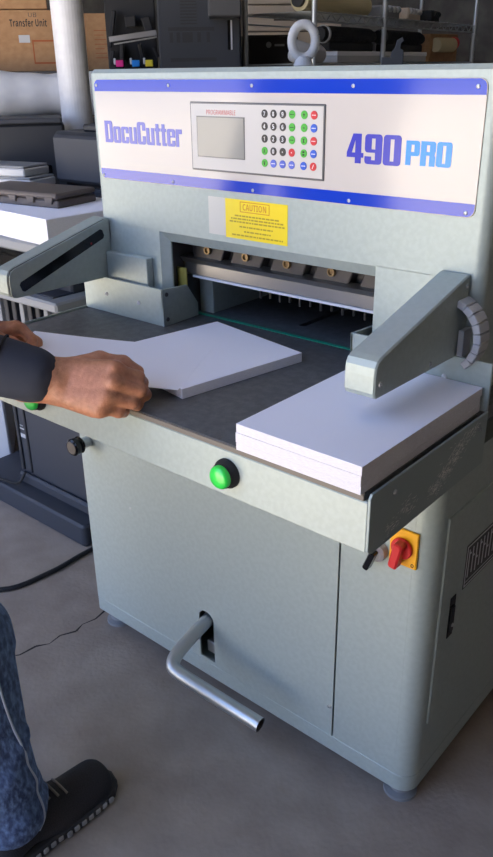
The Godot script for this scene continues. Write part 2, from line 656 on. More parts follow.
# ------------------------------------------------------------------ the paper cutter
func make_cutter() -> void:
	var t := thing("paper_cutter", "large grey floor-standing guillotine paper cutter with blue and white control panel", "paper cutter")
	var st: SurfaceTool
	# --- base cabinet
	var plan := PackedVector2Array()
	plan.append(Vector2(0, -0.74))
	plan.append(Vector2(0.99, -0.74))
	for i in 25:
		var a := PI * 0.5 * i / 24.0
		plan.append(Vector2(0.952 + 0.038 * cos(a), -0.038 + 0.038 * sin(a)))
	var full := plan.duplicate()
	plan.append_array(PackedVector2Array([Vector2(0.8, 0), Vector2(0.8, -0.5), Vector2(0.02, -0.5), Vector2(0.02, 0), Vector2(0.006, 0), Vector2(0, -0.006)]))
	full.append_array(PackedVector2Array([Vector2(0.006, 0), Vector2(0, -0.006)]))
	st = new_st()
	prism(st, plan, 1, 0.094, 0.805)
	prism(st, full, 1, 0.05, 0.0935, 0.002)
	var base := put("base_cabinet", st, "paint", t)
	# front sheet with the pedal slot: two halves that meet on the slot's middle line
	st = new_st()
	var cx := 0.427
	var left := PackedVector2Array([Vector2(0.008, 0.094), Vector2(cx - 0.024, 0.094), Vector2(cx - 0.024, 0.105)])
	left = PackedVector2Array([Vector2(0.008, 0.096), Vector2(cx, 0.096), Vector2(cx, 0.106), Vector2(cx - 0.024, 0.106)])
	for i in 9:
		var a := PI - PI * 0.5 * i / 8.0
		left.append(Vector2(cx + 0.024 * cos(a), 0.226 + 0.024 * sin(a)))
	left.append_array(PackedVector2Array([Vector2(cx, 0.803), Vector2(0.008, 0.803)]))
	var right := PackedVector2Array([Vector2(0.796, 0.096), Vector2(cx, 0.096), Vector2(cx, 0.106), Vector2(cx + 0.024, 0.106)])
	for i in 9:
		var a := PI * 0.5 * i / 8.0
		right.append(Vector2(cx + 0.024 * cos(a), 0.226 + 0.024 * sin(a)))
	right.append_array(PackedVector2Array([Vector2(cx, 0.803), Vector2(0.796, 0.803)]))
	prism(st, left, 2, -0.002, 0.002)
	prism(st, right, 2, -0.002, 0.002)
	var fp := put("front_cover", st, "paint", t)
	screw(Vector3(0.181, 0.443, 0.002), Vector3.BACK, 0.004, fp)
	screw(Vector3(0.788, 0.176, 0.002), Vector3.BACK, 0.005, fp)
	boxp("service_cover", Vector3(0.7995, 0.096, -0.002), Vector3(0.952, 0.803, 0.0003), 0.0, "paint", t)
	boxp("slot_bracket", Vector3(0.405, 0.106, -0.05), Vector3(0.449, 0.14, -0.02), 0.002, "zinc", t)
	boxp("cabinet_lid", Vector3(0.004, 0.8005, -0.7), Vector3(0.986, 0.805, -0.006), 0.0, "paint", t)
	# feet
	for f in [Vector2(0.035, -0.045), Vector2(0.945, -0.05), Vector2(0.035, -0.69), Vector2(0.945, -0.69)]:
		st = new_st()
		lathe(st, [Vector2(0, 0), Vector2(0.036, 0), Vector2(0.036, 0.008), Vector2(0.024, 0.012), Vector2(0.02, 0.03), Vector2(0.012, 0.034), Vector2(0.012, 0.051)], 24, Transform3D(Basis(), Vector3(f.x, 0, f.y)))
		put("foot", st, "plastic_grey", t)
	# side door
	var door := boxp("side_door", Vector3(0.988, 0.219, -0.70), Vector3(0.9935, 0.702, -0.047), 0.0015, "paint", t)
	var latch := boxp("latch", Vector3(0.9935, 0.412, -0.108), Vector3(0.9955, 0.508, -0.086), 0.0008, "black_gloss", door)
	boxp("latch_paddle", Vector3(0.9955, 0.425, -0.104), Vector3(0.9985, 0.485, -0.09), 0.001, "dark", door)
	cylp("latch_key", Vector3(0.995, 0.442, -0.097), Vector3(1.0005, 0.442, -0.097), 0.0042, "zinc", door, 0.001)
	var lab := boxp("wiring_label", Vector3(0.9935, 0.500, -0.29), Vector3(0.9943, 0.600, -0.136), 0.0, "charcoal", door)
	st = new_st()
	cbox(st, Vector3(0.9943, 0.594, -0.286), Vector3(0.9946, 0.597, -0.14))
	cbox(st, Vector3(0.9943, 0.503, -0.286), Vector3(0.9946, 0.506, -0.14))
	cbox(st, Vector3(0.9943, 0.512, -0.286), Vector3(0.9946, 0.514, -0.14))
	for i in 9:
		var z := -0.15 - i * 0.016
		cbox(st, Vector3(0.9943, 0.522 + 0.004 * (i % 2), z - 0.002), Vector3(0.9946, 0.586, z + 0.002))
		cbox(st, Vector3(0.9943, 0.574 - 0.012 * (i % 3), z - 0.008), Vector3(0.9946, 0.578 - 0.012 * (i % 3), z))
	cbox(st, Vector3(0.9943, 0.503, -0.142), Vector3(0.9946, 0.597, -0.139))
	put("label_print", st, "plastic_white", door)
	# --- switches on the cabinet front
	var sw := boxp("mains_switch_plate", Vector3(0.906, 0.607, 0.0), Vector3(0.962, 0.682, 0.006), 0.0015, "switch_yellow", t)
	cylp("switch_collar", Vector3(0.933, 0.645, 0.006), Vector3(0.933, 0.645, 0.014), 0.021, "switch_red", sw, 0.002, 28)
	st = new_st()
	prism(st, rounded(-0.009, -0.034, 0.009, 0.02, 0.006), 2, 0.0, 0.022, 0.003, Transform3D(Basis(Vector3.BACK, -0.18), Vector3(0.933, 0.645, 0.012)))
	put("switch_handle", st, "switch_red", sw)
	lettering("switch_print", "O", Vector3(0.9515, 0.6115, 0.006), 0.006, 0.007, "ink_black", sw)
	st = new_st()
	lathe(st, [Vector2(0, 0), Vector2(0.019, 0), Vector2(0.018, 0.014), Vector2(0.013, 0.02), Vector2(0, 0.02)], 24, along(Vector3.BACK, Vector3(0.884, 0.617, 0.001)))
	var ks := put("key_switch", st, "plastic_light", t)
	st = new_st()
	prism(st, rounded(-0.006, -0.032, 0.006, 0.012, 0.004), 2, 0.0, 0.018, 0.002, Transform3D(Basis(Vector3.BACK, -0.35), Vector3(0.884, 0.617, 0.018)))
	put("key_lever", st, "black_gloss", ks)
	# knob at the left
	st = new_st()
	cyl(st, Vector3(0.044, 0.588, 0.0), Vector3(0.044, 0.588, 0.03), 0.014, 20, 0.001)
	var kn := put("adjusting_knob", st, "zinc", t)
	st = new_st()
	lathe(st, [Vector2(0, 0), Vector2(0.019, 0), Vector2(0.022, 0.004), Vector2(0.019, 0.009), Vector2(0.022, 0.014), Vector2(0.022, 0.026), Vector2(0.018, 0.03)], 24, along(Vector3.BACK, Vector3(0.044, 0.588, 0.028)))
	put("knob_cap", st, "black_gloss", kn)
	cylp("knob_face", Vector3(0.044, 0.588, 0.05), Vector3(0.044, 0.588, 0.0585), 0.017, "iron", kn, 0.001)
	# --- pedal
	st = new_st()
	var pp := smooth_path([Vector3(0.429, 0.226, -0.05), Vector3(0.428, 0.222, 0.0), Vector3(0.426, 0.204, 0.06), Vector3(0.426, 0.186, 0.105), Vector3(0.438, 0.176, 0.128), Vector3(0.468, 0.17, 0.132), Vector3(0.56, 0.16, 0.126), Vector3(0.688, 0.146, 0.115)], 8)
	tube(st, pp, 0.0165, 18, -1.0, false)
	var pe := put("foot_pedal", st, "zinc", t)
	st = new_st()
	var ed: Vector3 = (pp[-1] - pp[-2]).normalized()
	lathe(st, [Vector2(0.0165, 0), Vector2(0.0135, 0.0), Vector2(0.0135, -0.03), Vector2(0, -0.03)], 18, along(ed, pp[-1]))
	put("pedal_bore", st, "iron", pe)
	# --- table
	st = new_st()
	# the bed is left open where the back gauge runs
	cbox(st, Vector3(-0.018, 0.874, -0.50), Vector3(0.478, 0.9, 0.271))
	cbox(st, Vector3(0.494, 0.874, -0.50), Vector3(1.008, 0.9, 0.271))
	cbox(st, Vector3(0.478, 0.874, -0.285), Vector3(0.494, 0.9, 0.271))
	cbox(st, Vector3(0.478, 0.874, -0.50), Vector3(0.494, 0.9, -0.46))
	var tb := put("table_top", st, "tabletop", t)
	boxp("table_edge", Vector3(-0.018, 0.8885, 0.271), Vector3(1.008, 0.8985, 0.2738), 0.001, "table_edge", tb)
	boxp("cutting_line", Vector3(0.2, 0.9, -0.222), Vector3(0.79, 0.9012, -0.212), 0.0, "green_line", tb)
	var ap := boxp("table_apron", Vector3(-0.03, 0.806, 0.258), Vector3(1.0155, 0.8885, 0.273), 0.002, "paint", t)
	boxp("table_underside", Vector3(-0.02, 0.806, -0.1), Vector3(1.012, 0.812, 0.258), 0.0, "paint", t)
	# wings
	var wm := mat("wing", Color(1, 1, 1), 0.45, 0.15)
	wm.albedo_texture = ImageTexture.create_from_image(wing_image())
	var profile := PackedVector2Array([Vector2(-0.09, 0.806), Vector2(0.262, 0.803), Vector2(0.27, 0.806), Vector2(0.2745, 0.812), Vector2(0.2745, 0.8955), Vector2(0.270, 0.902), Vector2(-0.09, 0.902)])
	for sx in [0, 1]:
		st = new_st()
		if sx == 1:
			prism(st, profile, 0, 1.0155, 1.02, 0.0008)
			st.generate_normals()
			var arr := st.commit_to_arrays()
			var uv := PackedVector2Array()
			for v in arr[Mesh.ARRAY_VERTEX]:
				uv.append(Vector2((0.2745 - v.z) / 0.3645, (0.902 - v.y) / 0.099))
			arr[Mesh.ARRAY_TEX_UV] = uv
			arr[Mesh.ARRAY_INDEX] = null
			var am := ArrayMesh.new()
			am.add_surface_from_arrays(Mesh.PRIMITIVE_TRIANGLES, arr)
			var o := MeshInstance3D.new()
			o.name = "table_wing"
			o.mesh = am
			o.material_override = wm
			t.add_child(o, true)
			screw(Vector3(1.02, 0.88, 0.21), Vector3.RIGHT, 0.0045, o)
			screw(Vector3(1.02, 0.88, -0.062), Vector3.RIGHT, 0.0045, o)
		else:
			prism(st, profile, 0, -0.0345, -0.03, 0.0008)
			put("table_wing", st, "paint", t)
	# lit push buttons in the apron
	for bx in [0.758, 0.262]:
		st = new_st()
		lathe(st, [Vector2(0, 0), Vector2(0.025, 0), Vector2(0.025, 0.006), Vector2(0.021, 0.012), Vector2(0.021, 0.016), Vector2(0.0, 0.016)], 28, along(Vector3.BACK, Vector3(bx, 0.849, 0.272)))
		var pb := put("push_button", st, "rubber", t)
		st = new_st()
		lathe(st, [Vector2(0.0195, 0), Vector2(0.0195, 0.007), Vector2(0.017, 0.0105), Vector2(0.01, 0.0125), Vector2(0.0, 0.013)], 28, along(Vector3.BACK, Vector3(bx, 0.849, 0.287)), true)
		put("green_lens", st, "lens_green", pb)
	# --- back stops and gussets standing on the table
	for s in [-1, 1]:
		var mx := func(x: float) -> float: return x if s < 0 else 0.99 - x
		var x0: float = minf(mx.call(-0.028), mx.call(0.247))
		var x1: float = maxf(mx.call(-0.028), mx.call(0.247))
		var stop := boxp("side_stop", Vector3(x0, 0.9, -0.093), Vector3(x1, 0.985, -0.088), 0.001, "paint", t)
		screw(Vector3(mx.call(0.166), 0.942, -0.088), Vector3.BACK, 0.005, stop, "plastic_white")
		screw(Vector3(mx.call(0.055), 0.945, -0.088), Vector3.BACK, 0.005, stop, "plastic_white")
		st = new_st()
		var gx: float = mx.call(0.2445)
		prism(st, PackedVector2Array([Vector2(-0.088, 0.9), Vector2(-0.088, 0.985), Vector2(-0.166, 0.981), Vector2(-0.2, 0.932), Vector2(-0.2, 0.902)]), 0, gx - 0.0025, gx + 0.0025, 0.0006)
		var gu := put("gusset", st, "paint", stop)
		screw(Vector3(gx + 0.0025 * -s, 0.972, -0.1), Vector3(-s, 0, 0), 0.005, stop, "iron")
		screw(Vector3(gx + 0.0025 * -s, 0.915, -0.1), Vector3(-s, 0, 0), 0.005, stop, "iron")
		var y0: float = minf(mx.call(0.05), mx.call(0.189))
		var y1: float = maxf(mx.call(0.05), mx.call(0.189))
		if s < 0:
			boxp("arm_bracket", Vector3(y0, 0.9, -0.119), Vector3(y1, 1.044, -0.1), 0.002, "paint", t)
	# --- housing with the knife opening (chamfered on the inside)
	st = new_st()
	var H0 := 0.02
	var H1 := 0.972
	prism(st, rounded(H0, -0.72, H1, -0.12, 0.01, 0.01, 0.02, 0.014, 16), 1, 1.105, 1.43, 0.008, Transform3D(), true)
	prism(st, rounded(H0, -0.72, 0.215, -0.12, 0.01, 0.0, 0.0, 0.014, 16), 1, 0.9, 1.106)
	prism(st, rounded(0.769, -0.72, H1, -0.12, 0.0, 0.01, 0.02, 0.0, 16), 1, 0.9, 1.106)
	cbox(st, Vector3(0.215, 0.87, -0.72), Vector3(0.769, 1.106, -0.70))
	cbox(st, Vector3(H0 + 0.005, 0.8, -0.715), Vector3(H1 - 0.005, 0.902, -0.505))
	# chamfered bezel of the opening
	st.set_smooth_group(-1)
	quad(st, Vector3(0.215, 0.9, -0.1205), Vector3(0.234, 0.9, -0.135), Vector3(0.234, 1.083, -0.135), Vector3(0.215, 1.105, -0.1205))
	quad(st, Vector3(0.215, 1.105, -0.1205), Vector3(0.234, 1.083, -0.135), Vector3(0.769, 1.083, -0.135), Vector3(0.769, 1.105, -0.1205))
	cbox(st, Vector3(0.214, 1.083, -0.139), Vector3(0.77, 1.106, -0.135))
	cbox(st, Vector3(0.214, 0.9, -0.139), Vector3(0.234, 1.084, -0.135))
	put("housing", st, "paint", t)
	st = new_st()
	cbox(st, Vector3(0.215, 0.9, -0.69), Vector3(0.2175, 1.1, -0.14))
	cbox(st, Vector3(0.767, 0.9, -0.69), Vector3(0.769, 1.1, -0.125))
	cbox(st, Vector3(0.2175, 1.1, -0.69), Vector3(0.767, 1.104, -0.14))
	put("cavity_shade_panels", st, "iron", t)  # darker inner panels: shade of a deeper cavity put into their colour
	# --- inside: knife beam, clamp plates with bolts, pins
	var kb := boxp("knife_beam", Vector3(0.22, 1.0, -0.20), Vector3(0.766, 1.04, -0.185), 0.003, "brushed", t)
	boxp("knife_edge", Vector3(0.25, 0.996, -0.191), Vector3(0.766, 1.001, -0.183), 0.0, "plastic_white", kb)
	st = new_st()
	prism(st, PackedVector2Array([Vector2(-0.185, 1.028), Vector2(-0.176, 1.04), Vector2(-0.2, 1.045), Vector2(-0.2, 1.028)]), 0, 0.22, 0.766)
	put("beam_lip", st, "steel", kb)
	for i in 5:
		var bx := 0.296 + i * 0.111
		st = new_st()
		prism(st, PackedVector2Array([Vector2(bx - 0.05, 1.038), Vector2(bx + 0.035, 1.038), Vector2(bx + 0.052, 1.078), Vector2(bx - 0.033, 1.078)]), 2, -0.215, -0.19, 0.002)
		var cp := put("clamp_plate", st, "iron", t)
		st = new_st()
		lathe(st, [Vector2(0, 0.001), Vector2(0.0055, 0.001), Vector2(0.006, 0.005), Vector2(0.009, 0.005), Vector2(0.0098, 0.0), Vector2(0.0098, -0.004)], 16, along(Vector3.BACK, Vector3(bx, 1.062, -0.188)))
		put("bolt", st, "brass", cp)
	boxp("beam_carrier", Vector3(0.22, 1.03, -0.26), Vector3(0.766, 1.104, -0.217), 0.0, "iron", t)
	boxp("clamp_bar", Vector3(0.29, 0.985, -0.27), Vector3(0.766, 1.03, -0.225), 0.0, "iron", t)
	for i in 12:
		cylp("clamp_pin", Vector3(0.40 + i * 0.0275, 0.99, -0.245), Vector3(0.40 + i * 0.0275, 0.958 + 0.004 * (i % 2), -0.245), 0.0030, "iron", t, 0.0008, 8)
	boxp("side_guide", Vector3(0.219, 0.9, -0.5), Vector3(0.262, 0.985, -0.235), 0.002, "paint", t)
	boxp("side_guide", Vector3(0.728, 0.9, -0.5), Vector3(0.766, 0.985, -0.235), 0.002, "paint", t)
	boxp("sensor_strip", Vector3(0.218, 0.966, -0.170), Vector3(0.246, 1.019, -0.165), 0.001, "tag_yellow", t)
	# --- guard arms
	for s in [-1, 1]:
		var pr := PackedVector2Array([Vector2(-0.118, 0.982), Vector2(-0.118, 1.117)])
		pr.append_array(PackedVector2Array([Vector2(-0.11, 1.117), Vector2(0.148, 1.049), Vector2(0.158, 1.044), Vector2(0.1635, 1.035), Vector2(0.165, 1.022), Vector2(0.165, 0.996), Vector2(0.162, 0.989), Vector2(0.155, 0.986)]))
		st = new_st()
		var a0 := -0.004 if s < 0 else 0.897
		prism(st, pr, 0, a0, a0 + (0.0445 if s < 0 else 0.0533), 0.0025)
		var arm := put("guard_arm", st, "paint", t)
		if s < 0:
			st = new_st()
			var pr2 := PackedVector2Array()
			for p in pr:
				pr2.append(Vector2(lerpf(p.x, 0.02, 0.012), lerpf(p.y, 1.02, 0.02)))
			prism(st, pr2, 0, a0 + 0.044, a0 + 0.0505, 0.0)
			put("arm_gasket", st, "rubber", arm)
			st = new_st()
			prism(st, pr, 0, a0 + 0.05, a0 + 0.0535, 0.0012)
			put("arm_cover", st, "paint", arm)
		var ax := a0 + 0.0535
		if s > 0:
			for q in [Vector2(0.15, 1.008), Vector2(-0.002, 0.995), Vector2(-0.108, 1.1)]:
				screw(Vector3(ax, q.y, q.x), Vector3.RIGHT, 0.0045, arm)
		else:
			st = new_st()
			var wnd := PackedVector2Array()
			var c0 := Vector2(0.132, 1.008)
			var c1 := Vector2(-0.09, 1.084)
			var dirw := (c1 - c0).normalized()
			var nw := Vector2(-dirw.y, dirw.x)
			for q in [[c0, -1.0, -1.0], [c0, -1.0, 1.0], [c1, 1.0, 1.0], [c1, 1.0, -1.0]]:
				var base_p: Vector2 = q[0]
				wnd.append(base_p + dirw * (0.003 * q[1]) + nw * (0.0115 * q[2]))
				wnd.append(base_p + dirw * (0.008 * q[1]) + nw * (0.007 * q[2]))
			wnd = Geometry2D.convex_hull(wnd)
			wnd.remove_at(wnd.size() - 1)
			prism(st, wnd, 0, ax - 0.001, ax + 0.0006)
			put("sensor_window", st, "black_gloss", arm)
			boxp("sensor_lamp", Vector3(ax + 0.0006, 1.066, -0.062), Vector3(ax + 0.0009, 1.07, -0.058), 0.0, "led_red", arm)
	# cable chain behind the right arm
	for i in 8:
		var a := lerpf(1.15, -0.75, i / 7.0)
		var c := Vector3(0.934 + 0.056 * cos(a), 1.02 + 0.06 * sin(a), -0.1)
		st = new_st()
		cbox(st, Vector3(-0.0065, -0.0078, -0.014), Vector3(0.0065, 0.0078, 0.022), 0.0015, Transform3D(Basis(Vector3.BACK, a), c))
		put("cable_chain_link", st, "chain", t)
	boxp("chain_anchor", Vector3(0.9515, 0.985, -0.118), Vector3(0.962, 1.03, -0.09), 0.001, "plastic_light", t)
	# --- control panel
	var z := -0.12
	var px0 := 0.0385
	var px1 := 0.9455
	st = new_st()
	prism(st, rounded(px0, 1.206, px1, 1.411, 0.014), 2, z - 0.001, z + 0.002, 0.0006)
	var cp2 := put("control_panel", st, "panel_white", t)
	st = new_st()
	prism(st, rounded(px0 + 0.0012, 1.387, px1 - 0.0012, 1.4098, 0.0, 0.0, 0.013, 0.013), 2, z + 0.002, z + 0.0024)
	put("blue_stripe", st, "panel_blue", cp2)
	st = new_st()
	prism(st, rounded(px0 + 0.0012, 1.2072, px1 - 0.0012, 1.228, 0.013, 0.013, 0.0, 0.0), 2, z + 0.002, z + 0.0024)
	put("blue_stripe", st, "panel_blue", cp2)
	for sxx in [0.047, 0.269, 0.487, 0.708, 0.93]:
		screw(Vector3(sxx, 1.399, z + 0.0024), Vector3.BACK, 0.0034, cp2)
		screw(Vector3(sxx, 1.2135, z + 0.0024), Vector3.BACK, 0.0034, cp2)
	heavy_word("DocuCutter", Vector3(0.063, 1.2835, z + 0.002), 0.238, 0.0445, "ink_doc_glare", cp2)
	heavy_word("490", Vector3(0.7, 1.277, z + 0.002), 0.106, 0.048, "ink_indigo", cp2)
	heavy_word("PRO", Vector3(0.815, 1.28, z + 0.002), 0.082, 0.038, "ink_sky", cp2)
	st = new_st()
	prism(st, rounded(0.328, 1.2425, 0.654, 1.37, 0.002), 2, z + 0.001, z + 0.004, 0.001)
	var kp := put("keypad", st, "keypad_rim", t)
	boxp("keypad_face", Vector3(0.3315, 1.246, z + 0.0035), Vector3(0.6505, 1.3665, z + 0.0045), 0.0, "keypad", kp)
	boxp("display_rim", Vector3(0.346, 1.2685, z + 0.0045), Vector3(0.4705, 1.3445, z + 0.005), 0.0, "keypad_rim", kp)
	boxp("display", Vector3(0.348, 1.2705, z + 0.005), Vector3(0.4685, 1.3425, z + 0.0055), 0.0, "screen", kp)
	lettering("lettering", "PROGRAMMABLE", Vector3(0.373, 1.3475, z + 0.0045), 0.075, 0.0085, "ink_red", kp, false, 0.0, 0.0004)
	var colx := [0.519, 0.54, 0.5615, 0.5825, 0.6095, 0.631]
	var kinds := ["kkkggr", "kkkggb", "kkkggr", "gkkrgb", "gvvvbr"]
	var legends := ["789--+--", "456--", "123--", "^0.C/", "v--"]
	var caps := [["7", "8", "9", "---", "+", "---"], ["4", "5", "6", "---", "-", "---"], ["1", "2", "3", "---", "x", "---"], ["^", "0", ".", "'", "=", "---"], ["v", "--", "--", "--", "--", "/"]]
	var bm := {"k": "btn_black", "g": "btn_green", "r": "btn_red", "b": "btn_blue", "v": "btn_violet"}
	for r in 5:
		for c in 6:
			var ctr := Vector3(colx[c], 1.352 - r * 0.0215, z + 0.0045)
			st = new_st()
			lathe(st, [Vector2(0.0072, 0), Vector2(0.0072, 0.0008), Vector2(0.0066, 0.0013), Vector2(0, 0.0013)], 18, along(Vector3.BACK, ctr))
			put("button", st, bm[kinds[r][c]], kp)
			var s2: String = caps[r][c]
			var hh := 0.0014 if s2[0] == "-" else (0.002 if s2 == "." or s2 == "'" else 0.0075)
			var ww := 0.0085 if s2.length() > 1 else (0.002 if s2 == "." or s2 == "'" or s2 == "1" else 0.0045)
			lettering("button_legend", s2, ctr + Vector3(-ww * 0.5, -hh * 0.5, 0.0013), ww, hh, "ink_white" if kinds[r][c] in "kbvr" else "ink_black", kp, true, 0.0, 0.0003)
	# --- caution sticker and tape remnant
	var stick := boxp("caution_sticker", Vector3(0.413, 1.116, z), Vector3(0.571, 1.193, z + 0.0008), 0.0, "caution", t)
	st = new_st()
	for q in [[0.452, 1.169, 0.527, 1.1705], [0.452, 1.188, 0.527, 1.1895], [0.452, 1.169, 0.4535, 1.1895], [0.5255, 1.169, 0.527, 1.1895]]:
		cbox(st, Vector3(q[0], q[1], z + 0.0008), Vector3(q[2], q[3], z + 0.0011))
	put("sticker_frame", st, "caution_ink", stick)
	lettering("lettering", "CAUTION", Vector3(0.459, 1.173, z + 0.0008), 0.06, 0.0125, "caution_ink", stick, true, 0.0, 0.0003)
	st = new_st()
	var rng := RandomNumberGenerator.new()
	rng.seed = 4
	var rows := [[1.160, 0.438, 0.55], [1.154, 0.428, 0.562], [1.148, 0.424, 0.564], [1.139, 0.45, 0.535], [1.130, 0.462, 0.53], [1.122, 0.43, 0.56]]
	for q in rows:
		var x: float = q[1]
		while x < q[2]:
			var w := rng.randf_range(0.003, 0.011)
			cbox(st, Vector3(x, q[0], z + 0.0008), Vector3(minf(x + w, q[2]), q[0] + 0.003, z + 0.001))
			x += w + 0.0018
	put("sticker_print", st, "caution_text", stick)
	boxp("tape_remnant", Vector3(0.366, 1.118, z), Vector3(0.4125, 1.193, z + 0.0004), 0.0, "tape", t)
	# --- lifting eye and hook on top
	st = new_st()
	var ring := []
	for i in 33:
		var a := TAU * i / 32.0
		ring.append(Vector3(0.498 + 0.0225 * cos(a + 0.3) * 0.757, 1.4735 + 0.0285 * sin(a + 0.3), -0.26 - 0.0225 * cos(a + 0.3) * 0.653))
	tube(st, ring, 0.0088, 12, -1.0, false)
	cyl(st, Vector3(0.498, 1.428, -0.26), Vector3(0.498, 1.448, -0.26), 0.019, 20, 0.003, 0.014)
	put("lifting_eye", st, "plastic_light", t)
	st = new_st()
	prism(st, PackedVector2Array([Vector2(0.0, 0.0), Vector2(0.05, 0.0), Vector2(0.05, 0.03), Vector2(0.042, 0.034), Vector2(0.044, 0.046), Vector2(0.05, 0.05), Vector2(0.046, 0.058), Vector2(0.034, 0.052), Vector2(0.03, 0.036), Vector2(0.022, 0.026), Vector2(0.02, 0.016), Vector2(0.0, 0.016)]), 2, -0.006, 0.006, 0.001, Transform3D(Basis(Vector3.UP, 0.6), Vector3(0.415, 1.43, -0.68)))
	put("top_hook", st, "charcoal", t)

func wing_image() -> Image:
	var im := Image.create(1024, 256, false, Image.FORMAT_RGB8)
	im.fill(srgb(150, 163, 164))
	var rng := RandomNumberGenerator.new()
	rng.seed = 21
	# worn chalky scratches
	for cl in [[620, 150, 70], [540, 185, 60], [300, 170, 36], [700, 110, 70], [760, 70, 50], [170, 205, 26], [870, 40, 40]]:
		for k in int(cl[2]) :
			var x: float = cl[0] + rng.randfn(0.0, 36.0)
			var y: float = cl[1] + rng.randfn(0.0, 16.0)
			var a := rng.randf_range(-0.9, 0.3)
			var l := rng.randi_range(6, 26)
			for s in l:
				var xi := int(x + cos(a) * s)
				var yi := int(y + sin(a) * s)
				for dx in 3:
					for dy in 2:
						if xi + dx > 1 and xi + dx < 1022 and yi + dy > 1 and yi + dy < 254:
							var c := im.get_pixel(xi + dx, yi + dy).lerp(srgb(236, 234, 228), rng.randf_range(0.2, 0.9))
							im.set_pixel(xi + dx, yi + dy, c)
	return im

# heavy condensed capitals: each glyph is a set of rounded bars in a unit cell: x0, y0, x1, y1, corner radii
const GLYPHS := {
	"D": [1.0, [[0.0, 0.0, 0.39, 1.0, 0, 0, 0, 0], [0.39, 0.0, 1.0, 0.15, 0, 0.14, 0, 0], [0.39, 0.85, 1.0, 1.0, 0, 0, 0.14, 0], [0.61, 0.15, 1.0, 0.85, 0, 0, 0, 0]]],
	"o": [0.92, [[0.0, 0.13, 0.39, 0.63, 0, 0, 0, 0], [0.61, 0.13, 1.0, 0.63, 0, 0, 0, 0], [0.0, 0.0, 1.0, 0.13, 0.12, 0.12, 0, 0], [0.0, 0.63, 1.0, 0.76, 0, 0, 0.12, 0.12]]],
	"c": [0.9, [[0.0, 0.13, 0.39, 0.63, 0, 0, 0, 0], [0.61, 0.13, 1.0, 0.3, 0, 0, 0, 0], [0.61, 0.46, 1.0, 0.63, 0, 0, 0, 0], [0.0, 0.0, 1.0, 0.13, 0.12, 0.12, 0, 0], [0.0, 0.63, 1.0, 0.76, 0, 0, 0.12, 0.12]]],
	"u": [0.92, [[0.0, 0.13, 0.39, 0.76, 0, 0, 0, 0], [0.61, 0.0, 1.0, 0.76, 0, 0, 0, 0], [0.0, 0.0, 0.61, 0.13, 0.12, 0.0, 0, 0]]],
	"C": [1.0, [[0.0, 0.14, 0.39, 0.86, 0, 0, 0, 0], [0.61, 0.14, 1.0, 0.38, 0, 0, 0, 0], [0.61, 0.62, 1.0, 0.86, 0, 0, 0, 0], [0.0, 0.0, 1.0, 0.14, 0.13, 0.13, 0, 0], [0.0, 0.86, 1.0, 1.0, 0, 0, 0.13, 0.13]]],
	"t": [0.62, [[0.2, 0.13, 0.76, 0.62, 0, 0, 0, 0], [0.2, 0.76, 0.76, 0.95, 0, 0, 0, 0], [0.0, 0.62, 1.0, 0.76, 0, 0, 0, 0], [0.2, 0.0, 1.0, 0.13, 0.1, 0.0, 0, 0]]],
	"e": [0.92, [[0.0, 0.13, 0.39, 0.63, 0, 0, 0, 0], [0.61, 0.13, 1.0, 0.26, 0, 0, 0, 0], [0.61, 0.39, 1.0, 0.63, 0, 0, 0, 0], [0.39, 0.39, 0.61, 0.46, 0, 0, 0, 0], [0.0, 0.0, 1.0, 0.13, 0.12, 0.12, 0, 0], [0.0, 0.63, 1.0, 0.76, 0, 0, 0.12, 0.12]]],
	"r": [0.68, [[0.0, 0.0, 0.48, 0.76, 0, 0, 0, 0], [0.48, 0.56, 1.0, 0.76, 0, 0, 0.05, 0]]],
	"4": [1.0, [[0.5, 0.0, 0.86, 0.2, 0, 0, 0, 0], [0.5, 0.36, 0.86, 1.0, 0, 0, 0, 0], [0.0, 0.2, 1.0, 0.36, 0, 0, 0, 0]]],
	"9": [1.0, [[0.0, 0.5, 0.39, 0.86, 0, 0, 0, 0], [0.61, 0.14, 1.0, 0.86, 0, 0, 0, 0], [0.0, 0.86, 1.0, 1.0, 0, 0, 0.13, 0.13], [0.0, 0.39, 0.61, 0.5, 0.13, 0, 0, 0], [0.0, 0.0, 1.0, 0.14, 0.13, 0.13, 0, 0], [0.0, 0.14, 0.39, 0.26, 0, 0, 0, 0]]],
	"0": [1.0, [[0.0, 0.14, 0.39, 0.86, 0, 0, 0, 0], [0.61, 0.14, 1.0, 0.86, 0, 0, 0, 0], [0.0, 0.0, 1.0, 0.14, 0.13, 0.13, 0, 0], [0.0, 0.86, 1.0, 1.0, 0, 0, 0.13, 0.13]]],
	"O": [1.0, [[0.0, 0.14, 0.39, 0.86, 0, 0, 0, 0], [0.61, 0.14, 1.0, 0.86, 0, 0, 0, 0], [0.0, 0.0, 1.0, 0.14, 0.13, 0.13, 0, 0], [0.0, 0.86, 1.0, 1.0, 0, 0, 0.13, 0.13]]],
	"P": [0.95, [[0.0, 0.0, 0.38, 1.0, 0, 0, 0, 0], [0.38, 0.84, 1.0, 1.0, 0, 0, 0.13, 0], [0.61, 0.54, 1.0, 0.84, 0, 0, 0, 0], [0.38, 0.38, 1.0, 0.54, 0, 0.13, 0, 0]]],
	"R": [1.0, [[0.0, 0.0, 0.39, 1.0, 0, 0, 0, 0], [0.39, 0.85, 1.0, 1.0, 0, 0, 0.13, 0], [0.61, 0.58, 1.0, 0.85, 0, 0, 0, 0], [0.39, 0.43, 0.96, 0.58, 0, 0, 0, 0], [0.61, 0.0, 1.0, 0.43, 0, 0, 0.05, 0]]],
}

